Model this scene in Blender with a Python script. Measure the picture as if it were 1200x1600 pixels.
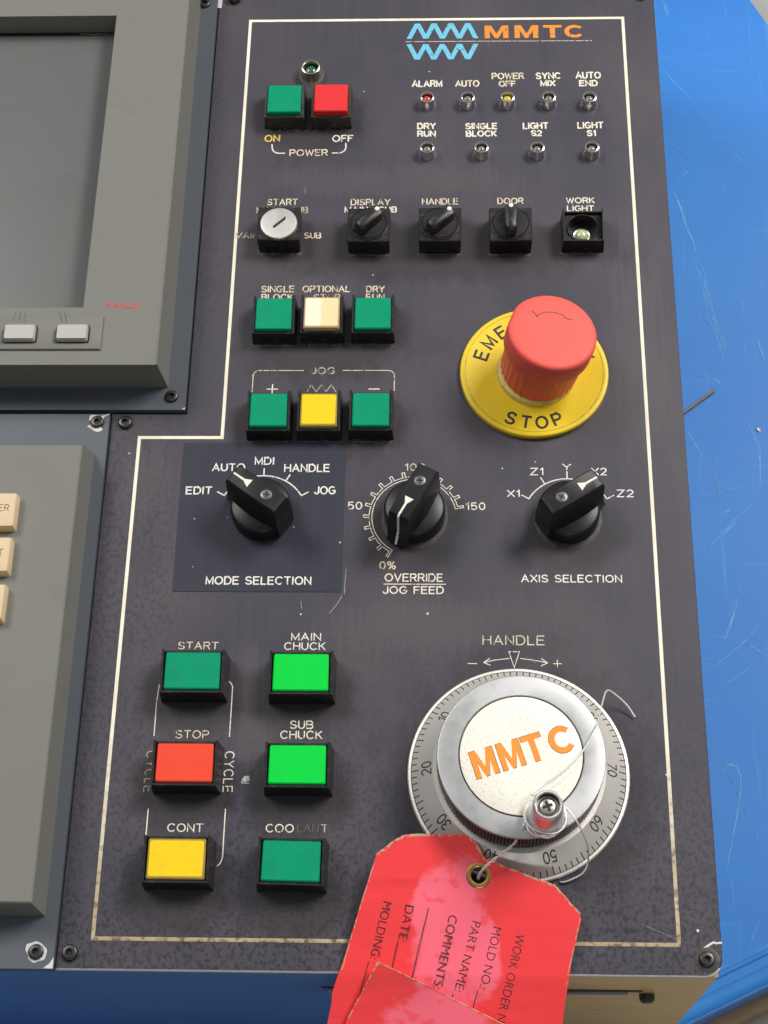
import bpy, bmesh, math, random
from mathutils import Vector, Matrix, noise as mnoise
for o in list(bpy.data.objects): bpy.data.objects.remove(o)
S = bpy.context.scene; COL = S.collection
R = math.radians
K = 0.001                                   # everything below is written in millimetres

# ------------------------------------------------------------------ camera, light, exposure
cam = bpy.data.cameras.new('camera'); co = bpy.data.objects.new('camera', cam); COL.objects.link(co)
cam.sensor_fit = 'AUTO'; cam.sensor_width = 36; cam.lens = 36*2535.37/1600
cam.clip_start = 0.02; cam.clip_end = 20
mw = Matrix.Rotation(R(25.73), 4, 'X') @ Matrix.Rotation(R(1.99), 4, 'Y') @ Matrix.Rotation(R(0.12), 4, 'Z')
mw.translation = Vector((14.69, -347.06, 572.49))*K
co.matrix_world = mw
S.camera = co
S.render.resolution_x = 768; S.render.resolution_y = 1024
W = bpy.data.worlds.new('World'); S.world = W; W.use_nodes = True
wt = W.node_tree; bg = wt.nodes['Background']           # a hall: paler towards the ceiling and the far side, dim behind the viewer
tc = wt.nodes.new('ShaderNodeTexCoord'); dt = wt.nodes.new('ShaderNodeVectorMath'); dt.operation = 'DOT_PRODUCT'
wt.links.new(tc.outputs['Generated'], dt.inputs[0]); dt.inputs[1].default_value = (.1, .75, .55)
mr = wt.nodes.new('ShaderNodeMapRange'); wt.links.new(dt.outputs['Value'], mr.inputs[0])
for i_, v_ in zip((1, 2, 3, 4), (-.6, .6, .06, .34)): mr.inputs[i_].default_value = v_
wt.links.new(mr.outputs[0], bg.inputs[1]); bg.inputs[0].default_value = (.94, .965, 1, 1)
def area(name, loc, target, sx, sy, power, col=(1, 1, 1)):
    l = bpy.data.lights.new(name, 'AREA'); l.shape = 'RECTANGLE'; l.size = sx; l.size_y = sy; l.energy = power; l.color = col
    o = bpy.data.objects.new(name, l); COL.objects.link(o); o.location = loc
    o.rotation_euler = (Vector(target)-Vector(loc)).to_track_quat('-Z', 'Y').to_euler()
area('ceiling_lamp', (1.15, .80, 1.55), (0, -.03, 0), 1.0, .5, 44, (1, .965, .91))
area('far_lamp', (-1.15, .75, 1.6), (0, -.03, 0), .9, .45, 19, (1, .97, .94))
area('front_lamp', (.15, -1.5, .70), (.03, -.15, 0), .55, .25, 2.2, (1, .98, .96))
S.view_settings.view_transform = 'Standard'; S.view_settings.look = 'None'
S.view_settings.exposure = 0; S.view_settings.gamma = 1; S.view_settings.use_curve_mapping = False
S.render.engine = 'CYCLES'

# ------------------------------------------------------------------ materials
def srgb(r, g, b):
    f = lambda c: (c/255/12.92 if c/255 <= .04045 else ((c/255+.055)/1.055)**2.4)
    return (f(r), f(g), f(b))
class Mat:
    def __init__(s, name, base, rough=.5, metal=0, spec=.5, coat=0):
        s.m = bpy.data.materials.new(name); s.m.use_nodes = True
        s.t = s.m.node_tree; s.b = s.t.nodes['Principled BSDF']
        s.b.inputs['Base Color'].default_value = (*base, 1); s.b.inputs['Roughness'].default_value = rough
        s.b.inputs['Metallic'].default_value = metal; s.b.inputs['Specular IOR Level'].default_value = spec
        s.b.inputs['Coat Weight'].default_value = coat; s.b.inputs['Coat Roughness'].default_value = .12
        s.col = None; s.base = base; s.h = None
        tc = s.t.nodes.new('ShaderNodeTexCoord'); s.obj = tc.outputs['Object']
    def map(s, scale, loc=(0, 0, 0), rot=(0, 0, 0)):      # object coordinates in millimetres
        mp = s.t.nodes.new('ShaderNodeMapping'); s.t.links.new(s.obj, mp.inputs[0])
        mp.inputs['Scale'].default_value = tuple(1000*k for k in scale); mp.inputs['Location'].default_value = loc
        mp.inputs['Rotation'].default_value = rot
        return mp.outputs[0]
    def noise(s, scale, detail=4, rough=.55, loc=(0, 0, 0), rot=(0, 0, 0), dist=0):
        n = s.t.nodes.new('ShaderNodeTexNoise'); s.t.links.new(s.map(scale, loc, rot), n.inputs['Vector'])
        n.inputs['Scale'].default_value = 1; n.inputs['Detail'].default_value = detail; n.inputs['Roughness'].default_value = rough
        n.inputs['Distortion'].default_value = dist
        return n.outputs[0]
    def voro(s, scale):
        n = s.t.nodes.new('ShaderNodeTexVoronoi'); s.t.links.new(s.map(scale), n.inputs['Vector']); n.inputs['Scale'].default_value = 1
        return n.outputs[0]
    def ramp(s, fac, a, b, va=0., vb=1.):
        n = s.t.nodes.new('ShaderNodeMapRange'); s.t.links.new(fac, n.inputs[0]); n.clamp = True
        for i, v in zip((1, 2, 3, 4), (a, b, va, vb)): n.inputs[i].default_value = v
        return n.outputs[0]
    def blob(s, cx, cy, rx, ry, rot=0):
        n = s.t.nodes.new('ShaderNodeVectorMath'); n.operation = 'LENGTH'
        mp = s.t.nodes.new('ShaderNodeMapping'); mp.vector_type = 'TEXTURE'; s.t.links.new(s.obj, mp.inputs[0])
        mp.inputs['Location'].default_value = (cx*K, cy*K, -.002); mp.inputs['Rotation'].default_value = (0, 0, R(rot)); mp.inputs['Scale'].default_value = (rx*K, ry*K, .05)
        s.t.links.new(mp.outputs[0], n.inputs[0]); return n.outputs['Value']
    def math(s, op, a, b):
        n = s.t.nodes.new('ShaderNodeMath'); n.operation = op
        for i, v in enumerate((a, b)):
            if isinstance(v, (int, float)): n.inputs[i].default_value = v
            else: s.t.links.new(v, n.inputs[i])
        return n.outputs[0]
    def axis(s, k):
        n = s.t.nodes.new('ShaderNodeSeparateXYZ'); s.t.links.new(s.map((1, 1, 1)), n.inputs[0]); return n.outputs[k]
    def mix(s, fac, colour, mode='MIX'):
        n = s.t.nodes.new('ShaderNodeMix'); n.data_type = 'RGBA'; n.blend_type = mode
        if isinstance(fac, (int, float)): n.inputs[0].default_value = fac
        else: s.t.links.new(fac, n.inputs[0])
        if s.col is None: n.inputs[6].default_value = (*s.base, 1)
        else: s.t.links.new(s.col, n.inputs[6])
        n.inputs[7].default_value = (*colour, 1)
        s.col = n.outputs[2]; s.t.links.new(s.col, s.b.inputs['Base Color']); return s
    def bump(s, h, strength, dist=.1):
        n = s.t.nodes.new('ShaderNodeBump'); n.inputs['Strength'].default_value = strength; n.inputs['Distance'].default_value = dist*K
        s.t.links.new(h, n.inputs['Height'])
        if s.h is not None: s.t.links.new(s.h, n.inputs['Normal'])
        s.h = n.outputs[0]; s.t.links.new(s.h, s.b.inputs['Normal']); return s
    def rough(s, fac, lo, hi):
        s.t.links.new(s.ramp(fac, .3, .7, lo, hi), s.b.inputs['Roughness']); return s

# dark anodised front plate: brushed along y, mottled and pitted low down, handling dirt and painted soft shadow near the controls
m = Mat('anodised_plate', (.044, .041, .059), .44, 0, .35); PLATE = m
m.mix(m.ramp(m.noise((.35, .008, 1), 5, .6), .35, .7, 0, .8), (.060, .054, .071))
m.mix(m.ramp(m.noise((.018, .012, 1), 4, .6, loc=(3, 1, 0)), .42, .66, 0, .75), (.076, .066, .075))
m.mix(m.ramp(m.noise((.02, .02, 1), 3, .6, loc=(8, 5, 0)), .45, .7, 0, .55), (.034, .033, .053))
low = m.ramp(m.math('ADD', m.axis(1), m.math('MULTIPLY', m.noise((.02, .02, 1), 3), 120)), -170, -70, 1, .10)
low = m.math('MAXIMUM', low, m.ramp(m.math('ADD', m.axis(0), m.math('MULTIPLY', m.noise((.02, .015, 1), 3, loc=(5, 5, 0)), 70)), -75, -30, .75, 0))
pit = m.ramp(m.noise((.62, .48, 1), 5, .62, dist=.4), .50, .57, 0, .95)
patch = m.ramp(m.noise((.045, .035, 1), 3, .6, loc=(1, 9, 0)), .26, .44)
m.mix(m.math('MULTIPLY', m.math('MULTIPLY', pit, low), patch), (.018, .017, .030))
m.mix(m.ramp(m.voro((.16, .16, .16)), .035, .06, .55, 0), (.022, .02, .026))
m.mix(m.ramp(m.noise((2.2, 2.2, 1), 2, .5), .3, .75, 0, .35), (.09, .082, .092))
rub_shade = None                                                # dirt halo round the controls with their soft shadow painted in
gn = m.math('MULTIPLY', m.noise((.11, .07, 1), 5, .65, loc=(6, 2, 0)), 1.5)
for a_ in ((-44, 120, 27, 22, 0), (-34, 8, 38, 22, 0), (-34, -34, 38, 18, 0), (10, 52, 82, 17, 0), (4, -80, 22, 20, 0), (64, -82, 22, 18, 0), (-77, -150, 22, 15, 0), (-77, -185, 22, 15, 0), (-77, -222, 24, 16, 0), (-36, -150, 22, 14, 0), (-36, -188, 22, 14, 0), (-37, -223, 24, 14, 0), (44, -178, 50, 48, 0)):
    f_ = m.ramp(m.math('ADD', m.blob(*a_), gn), 1.45, 1.85, .62, 0); rub_shade = f_ if rub_shade is None else m.math('MAXIMUM', rub_shade, f_)
m.mix(rub_shade, (.030, .025, .028))
pol = None
for a_ in ((-56, -138, 7, 15, 8), (-54, -165, 8, 12, 0), (-104, -60, 12, 22, -15), (20, -118, 60, 12, 4), (-5, 88, 60, 10, 0), (96, 10, 14, 60, 0)):
    f_ = m.ramp(m.math('ADD', m.blob(*a_), m.math('MULTIPLY', m.noise((.6, .035, 1), 5, .6, loc=(2, 8, 0)), 1.7)), 1.35, 1.9, .32, 0); pol = f_ if pol is None else m.math('MAXIMUM', pol, f_)
m.mix(pol, (.105, .092, .096))
m.rough(m.noise((.03, .03, 1), 4), .36, .5)
m.bump(m.noise((1.6, .5, 1), 3), .12, .08)

m = Mat('fresh_plate', (.024, .026, .042), .45, 0, .35); PATCH = m
m.mix(m.ramp(m.noise((.4, .02, 1), 4), .35, .7, 0, .7), (.032, .033, .052)); m.bump(m.noise((1.6, 1, 1), 3), .1, .08)

def paint(name, base, worn=0., scale=(.8, .35, 1), brown=0., rough=.5, under=(.085, .072, .06)):
    m = Mat(name, base, rough)
    m.mix(m.ramp(m.noise((.25, .25, 1), 3, loc=(2, 2, 0)), .4, .7, 0, .5+brown*.4), tuple(c*f for c, f in zip(base, (.86-.3*brown, .78-.35*brown, .64-.42*brown))))
    if worn: m.mix(m.ramp(m.noise(scale, 4, .6, loc=(5, 7, 0)), .62-worn*.25, .68-worn*.25), under)
    return m
CREAM = paint('cream_paint', (.80, .755, .64), .12); WHITE = paint('white_paint', (.80, .785, .73), .05)
WORN = paint('worn_cream_paint', (.70, .62, .47),   .22, brown=.35); RUBBED = paint('rubbed_cream_paint', (.50, .43, .34), .42, brown=.6)
GREY_GROOVE = paint('bare_groove', (.10, .085, .07), .3)
m = Mat('border_paint', (.82, .77, .64), .5); BORDER = m
m.mix(m.ramp(m.noise((.06, .06, 1), 3), .45, .6, 0, .5), (.66, .57, .42))
yb = m.ramp(m.math('ADD', m.axis(1), m.math('MULTIPLY', m.noise((.08, .05, 1), 4), 90)), -190, -120, 1, 0)
m.mix(yb, (.40, .31, .17)); m.mix(m.math('MULTIPLY', yb, m.ramp(m.noise((.3, .3, 1), 4, loc=(4, 4, 1)), .5, .62)), (.13, .09, .05))
YELLOW_INK = paint('yellow_ink', (.72, .52, .06), .1); BLUE_INK = paint('blue_ink', srgb(104, 188, 220), .04); ORANGE_INK = paint('orange_ink', srgb(240, 140, 40), .1)
ORANGE_FILL = paint('orange_fill', srgb(240, 145, 40))
def plastic(name, base, rough=.35, var=.25, coat=0, dirt=.0, spec=.5):
    m = Mat(name, base, rough, 0, spec, coat)
    m.mix(m.ramp(m.noise((.12, .12, .12), 3), .35, .7, 0, var), tuple(c*.78 for c in base))
    if dirt: m.mix(m.ramp(m.noise((.35, .35, .35), 5, .65), .52, .66, 0, dirt), (.13, .105, .075))
    m.bump(m.noise((.9, .9, .9), 2), .05, .1)
    return m
BLACK = plastic('black_plastic', (.013, .012, .013), .38, .4, dirt=.22, spec=.4); DUSTY = plastic('dusty_black_plastic', (.035, .031, .026), .5, .4, dirt=.5)
KNOB = plastic('black_bakelite', (.011, .011, .012), .36, .3, dirt=.06, spec=.35); DARK = plastic('black_recess', (.006, .006, .006), .6)
GREEN = plastic('green_cap', (.0, .275, .14), .5, .5, dirt=.07, spec=.12); LIME = plastic('bright_green_cap', (.0, .62, .055), .5, .15, dirt=.06, spec=.12); RED = plastic('red_cap', (.70, .035, .04), .5, dirt=.12, spec=.15)
ORED = plastic('orange_red_cap', (.80, .07, .035), .5, dirt=.1, spec=.15); YEL = plastic('yellow_cap', (.84, .58, .002), .45, .14, dirt=.08, spec=.3); IVORY = plastic('ivory_cap', (.80, .66, .36), .45, .2, spec=.3); IVORY.mix(IVORY.ramp(IVORY.math('ADD', IVORY.axis(0), IVORY.math('MULTIPLY', IVORY.noise((.3, .18, .3), 4), 4)), 1.2, 2.4, .8, 0), (.86, .81, .66))
AMBER = plastic('amber_rim', (.40, .27, .06), .25, coat=.4, dirt=.35); AMBERIV = plastic('aged_clear_rim', (.50, .37, .17), .22, coat=.4, dirt=.3)
ESTOP = plastic('emergency_red', (.78, .105, .085), .55, .14, spec=.3); STEM = plastic('stem_red', (.72, .10, .065), .45, .3, dirt=.2)
DISC = plastic('yellow_disc', (.80, .57, .012), .42, .15, dirt=.05); COLLAR = plastic('dirty_collar', (.66, .52, .13), .5, .3, dirt=.45)
INK = paint('black_ink', (.02, .02, .022)); INK_THIN = paint('dark_engraving', (.03, .028, .026), rough=.6)
def metal(name, base, rough, var=.2, scale=(.2, .2, .2)):
    m = Mat(name, base, rough, 1)
    n = m.noise(scale, 5, .6)
    m.mix(m.ramp(n, .35, .7, 0, var), tuple(c*.72 for c in base)); m.rough(n, rough*.85, rough*1.2)
    return m
CHROME = metal('chrome', (.72, .70, .67), .16); STEEL = metal('oiled_steel', (.085, .082, .08), .4); KSCREW = metal('blackened_screw', (.20, .19, .18), .4); BRASS = metal('brass', (.62, .42, .13), .3)
ALU = metal('machined_aluminium', (.80, .79, .77), .36, .15); ALU2 = metal('satin_aluminium', (.50, .505, .505), .42, .15); ALU2.b.inputs['Metallic'].default_value = .8; EDGE = metal('bare_edge', (.62, .60, .60), .42, .4, (.5, .5, .5))
KNURL = metal('knurled_rim', (.30, .27, .255), .4, .3)
DIAL = metal('pearl_dial', (.78, .745, .69), .42, .1); DIAL.b.inputs['Metallic'].default_value = .55
for m in (ALU, ALU2, DIAL):                              # turned on a lathe
    m.b.inputs['Anisotropic'].default_value = .3
    tn = m.t.nodes.new('ShaderNodeTangent'); tn.direction_type = 'RADIAL'; tn.axis = 'Z'; m.t.links.new(tn.outputs[0], m.b.inputs['Tangent'])
m = Mat('matt_nameplate', (.88, .84, .74), .5, 0); NAMEPLATE = m
m.mix(m.ramp(m.noise((1.1, 1.1, 1), 3, .7), .52, .66, 0, .55), (.52, .47, .40)); m.bump(m.noise((2, 2, 2), 2), .25, .1)
def moulded(name, base, rough=.55, fleck=.3):
    m = Mat(name, base, rough)
    m.mix(m.ramp(m.noise((1.5, 1.5, 1.5), 3, .7), .4, .7, 0, fleck), tuple(c*.74 for c in base))
    m.mix(m.ramp(m.noise((.02, .02, .02), 3), .4, .7, 0, .35), tuple(c*f for c, f in zip(base, (.9, .89, .84))))
    m.mix(m.ramp(m.noise((.045, .06, .05), 5, .7, loc=(4, 6, 0)), .56, .74, 0, .3), tuple(c*.62 for c in base))
    m.bump(m.noise((2.2, 2.2, 2.2), 2), .16, .1); return m
GREY = moulded('grey_moulding', (.172, .172, .154)); FLANGE = moulded('blue_grey_flange', (.085, .097, .117), .45, .2); SCREEN = moulded('screen_filter', (.115, .126, .120), .26, .2)
KEYGREY = moulded('pale_key', (.42, .41, .37), .45, .1); TAN = moulded('tan_key', (.66, .51, .31), .45, .08)
BARE = Mat('chipped_white', (.60, .60, .58), .6)
m = Mat('blue_board', (.025, .178, .57), .45, 0, .3); BOARD = m
m.mix(m.ramp(m.noise((.012, .012, .012), 4), .4, .68, 0, .5), (.034, .21, .62))
m.mix(m.ramp(m.noise((.28, .012, .05), 5, .65, rot=(0, 0, R(-35))), .60, .72, 0, .42), (.10, .33, .70))
m.mix(m.ramp(m.noise((.010, .22, .05), 5, .65, rot=(0, 0, R(-38)), loc=(3, 3, 0)), .62, .74, 0, .35), (.10, .32, .70))
m.mix(m.ramp(m.noise((.09, .09, .09), 5, .7, loc=(9, 3, 0)), .62, .75, 0, .5), (.04, .17, .46))
m.mix(m.ramp(m.noise((.6, .6, .6), 4, .7), .62, .75, 0, .3), (.08, .24, .55)); m.bump(m.noise((.4, .4, .4), 3), .1, .2)
SCUFF = paint('pale_scuff', (.085, .31, .68), .6, (.35, .35, 1), under=(.045, .235, .63)); MARK = paint('dark_scuff', (.06, .14, .32), .6, (.5, .5, 1), under=(.04, .22, .60))
# cabinet side: blue on the left, tan on the right, with a soft edge between
m = Mat('blue_tan_cabinet', (.095, .20, .42), .34); CABINET = m
m.mix(m.ramp(m.noise((.03, .03, .03), 4), .4, .7, 0, .5), (.115, .245, .50))
edge = m.math('ADD', m.math('SUBTRACT', m.axis(0), m.math('MULTIPLY', m.ramp(m.axis(2), -110, -20, 14, -8), 1)), m.math('MULTIPLY', m.noise((.05, .05, .05), 4), 10))
m.mix(m.ramp(edge, 50, 68), (.62, .41, .12))
m.mix(m.math('MULTIPLY', m.ramp(edge, 50, 68), m.ramp(m.noise((.03, .4, .35), 5, .7), .56, .66, 0, .6)), (.30, .20, .06))
m = Mat('tan_timber', (.42, .29, .15), .6); TIMBER = m; m.mix(m.ramp(m.noise((.02, .3, .3), 5), .4, .65), (.33, .21, .10))
m = Mat('workshop_floor', (.36, .35, .33), .6); FLOOR = m; m.mix(m.ramp(m.noise((.01, .01, .01), 5), .4, .65, 0, .6), (.24, .24, .24))
# red card with soft glare painted into the colour as paler areas
m = Mat('red_card', (.86, .050, .055), .45, 0, .4); CARD = m
m.mix(m.ramp(m.noise((.05, .05, 1), 4), .4, .7, 0, .4), (.74, .035, .045))
wob = m.math('MULTIPLY', m.noise((.09, .09, .3), 5, .6, loc=(2, 0, 0)), 1.1)
pink = None
for args in ((19, -236, 13.5, 27, -12), (13, -224, 9, 13, -30), (27, -240, 10, 18, 10), (12, -268, 22, 15, 10)):
    f = m.ramp(m.math('ADD', m.blob(*args), wob), 1.33, 1.54, 1, 0)
    pink = f if pink is None else m.math('MAXIMUM', pink, f)
glare_gaps = m.ramp(m.noise((.19, .19, .3), 2, .4, loc=(7, 2, 0)), .60, .68, 1, .45)
m.mix(m.math('MULTIPLY', pink, glare_gaps), (.92, .14, .20))
CARD_EDGE = Mat('worn_card_edge', (.52, .40, .26), .7)
WIRE = metal('bare_wire', (.85, .84, .82), .4); WIRE.b.inputs['Metallic'].default_value = .5

# ------------------------------------------------------------------ mesh helpers (millimetres)
def circle(r, z, n=48, c=(0, 0)):
    return [(c[0]+r*math.cos(2*math.pi*i/n), c[1]+r*math.sin(2*math.pi*i/n), z) for i in range(n)]
def hexring(a, z, n=24, c=(0, 0)):
    o = []
    for i in range(n):
        t = 2*math.pi*i/n; r = a/math.cos((t % R(60))-R(30)); o.append((c[0]+r*math.cos(t), c[1]+r*math.sin(t), z))
    return o
def rrect(w, d, r, z, k=4, c=(0, 0)):
    o = []
    for sx, sy, a in ((1, 1, 0), (-1, 1, 90), (-1, -1, 180), (1, -1, 270)):
        for i in range(k+1):
            t = R(a+90*i/k); o.append((c[0]+sx*(w/2-r)+r*math.cos(t), c[1]+sy*(d/2-r)+r*math.sin(t), z))
    return o
def loft(bm, rings, cap0=True, cap1=True, mi=0, loop=False):
    vs = [[bm.verts.new(p) for p in r] for r in rings]; n = len(vs[0])
    pairs = list(zip(vs, vs[1:]))+([(vs[-1], vs[0])] if loop else [])
    for a, b in pairs:
        for i in range(n):
            f = bm.faces.new((a[i], a[(i+1) % n], b[(i+1) % n], b[i])); f.material_index = mi
    if cap0 and not loop: bm.faces.new(list(reversed(vs[0]))).material_index = mi
    if cap1 and not loop: bm.faces.new(vs[-1]).material_index = mi
    return vs
def lathe(bm, prof, n=64, cap0=True, cap1=True, mi=0, c=(0, 0)):
    return loft(bm, [circle(r, z, n, c) for r, z in prof], cap0, cap1, mi)
def hexa(bm, b4, z0, t4, z1, mi=0):
    z = lambda q, i: q[i] if isinstance(q, (list, tuple)) else q
    return loft(bm, [[(x, y, z(z0, i)) for i, (x, y) in enumerate(b4)], [(x, y, z(z1, i)) for i, (x, y) in enumerate(t4)]], mi=mi)
def box(bm, x0, x1, y0, y1, z0, z1, bev=0, mi=0):
    q = [(x0, y0), (x1, y0), (x1, y1), (x0, y1)]; vs = hexa(bm, q, z0, q, z1, mi)
    if bev: bevel(bm, bev, [v for r in vs for v in r])
def bevel(bm, off, verts=None, seg=2, ang=30):
    es = [e for e in bm.edges if len(e.link_faces) == 2 and e.calc_face_angle(0) > R(ang)]
    if verts is not None:
        s = set(verts); es = [e for e in es if e.verts[0] in s and e.verts[1] in s]
    bmesh.ops.bevel(bm, geom=es, offset=off, segments=seg, affect='EDGES', clamp_overlap=True)
def bead(bm, pts, w, h=.12, z=.02, closed=False, mi=0, zfn=None):
    """a shallow rounded bead of paint along a 2D polyline"""
    P = [Vector(p[:2]) for p in pts]; n = len(P)
    if n > 2 and (P[0]-P[-1]).length < 1e-6: closed = True; P = P[:-1]; n -= 1
    rows = []
    for i in range(n):
        a = P[i-1] if (i or closed) else None; b = P[(i+1) % n] if (i < n-1 or closed) else None
        d1 = (P[i]-a).normalized() if a is not None else None; d2 = (b-P[i]).normalized() if b is not None else None
        d1 = d1 or d2; d2 = d2 or d1
        n1 = Vector((-d1.y, d1.x)); n2 = Vector((-d2.y, d2.x)); mm = n1+n2
        if mm.length < 1e-4: mm = n1.copy()
        mm.normalize(); mm *= 1/max(.45, mm.dot(n1))
        rows.append((P[i], mm))
    if not closed:
        d = (P[1]-P[0]).normalized(); rows.insert(0, (P[0]-d*w*.32, rows[0][1]*.55)); d = (P[-1]-P[-2]).normalized(); rows.append((P[-1]+d*w*.32, rows[-1][1]*.55))
    vr = []
    for p, mm in rows:
        r = []
        for o, hh in ((-.5, 0), (-.32, .8), (0, 1), (.32, .8), (.5, 0)):
            q = p+mm*(o*w); zz = z+h*hh+(zfn(q.x, q.y) if zfn else 0); r.append(bm.verts.new((q.x, q.y, zz)))
        vr.append(r)
    m_ = len(vr)
    for i in range(m_ if closed else m_-1):
        a, b = vr[i], vr[(i+1) % m_]
        for j in range(4): bm.faces.new((a[j], b[j], b[j+1], a[j+1])).material_index = mi
    if not closed:
        bm.faces.new(vr[0]).material_index = mi; bm.faces.new(list(reversed(vr[-1]))).material_index = mi
def tube(bm, pts, r, n=8, mi=0):
    P = [Vector(p) for p in pts]; rings = []; up = Vector((.3, .2, 1)).normalized()
    for i, p in enumerate(P):
        t = (P[min(i+1, len(P)-1)]-P[max(i-1, 0)]).normalized()
        a = up-t*up.dot(t)
        if a.length < 1e-3: a = t.orthogonal()
        a.normalize(); up = a; b = t.cross(a)
        rings.append([tuple(p+a*(r*math.cos(2*math.pi*k/n))+b*(r*math.sin(2*math.pi*k/n))) for k in range(n)])
    loft(bm, rings, mi=mi)
def smooth_path(pts, k=8):
    P = [Vector(p) for p in pts]; o = []
    for i in range(len(P)-1):
        p0, p1, p2, p3 = P[max(i-1, 0)], P[i], P[i+1], P[min(i+2, len(P)-1)]
        for j in range(k):
            t = j/k; o.append(.5*((2*p1)+(p2-p0)*t+(2*p0-5*p1+4*p2-p3)*t*t+(3*p1-p0-3*p2+p3)*t**3))
    return o+[P[-1]]
def empty(name, loc, label, cat, group=None):
    o = bpy.data.objects.new(name, None); COL.objects.link(o); o.location = Vector(loc)*K; o.empty_display_size = .01
    o['label'] = label; o['category'] = cat
    if group: o['group'] = group
    return o
def to_mesh(name, bm, mats, ang=35, recalc=True):
    if recalc: bmesh.ops.recalc_face_normals(bm, faces=bm.faces)
    bmesh.ops.scale(bm, vec=(K, K, K), verts=bm.verts)
    me = bpy.data.meshes.new(name); bm.to_mesh(me); bm.free()
    for q in (mats if isinstance(mats, (list, tuple)) else [mats]): me.materials.append(q.m)
    me.shade_smooth(); me.set_sharp_from_angle(angle=R(ang)); return me
def put(name, me, parent=None, loc=(0, 0, 0), rotz=0, label=None, cat=None, kind=None, group=None):
    o = bpy.data.objects.new(name, me); COL.objects.link(o); o.parent = parent
    o.location = Vector(loc)*K; o.rotation_euler = (0, 0, rotz)
    for k, v in (('label', label), ('category', cat), ('kind', kind), ('group', group)):
        if v: o[k] = v
    return o
def part(name, bm, mats, parent, loc=(0, 0, 0), rotz=0, label=None, ang=35):
    return put(name, to_mesh(name, bm, mats, ang), parent, loc, rotz, label)
_cache = {}
def shared(key, build):
    if key not in _cache: _cache[key] = build()
    return _cache[key]

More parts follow.
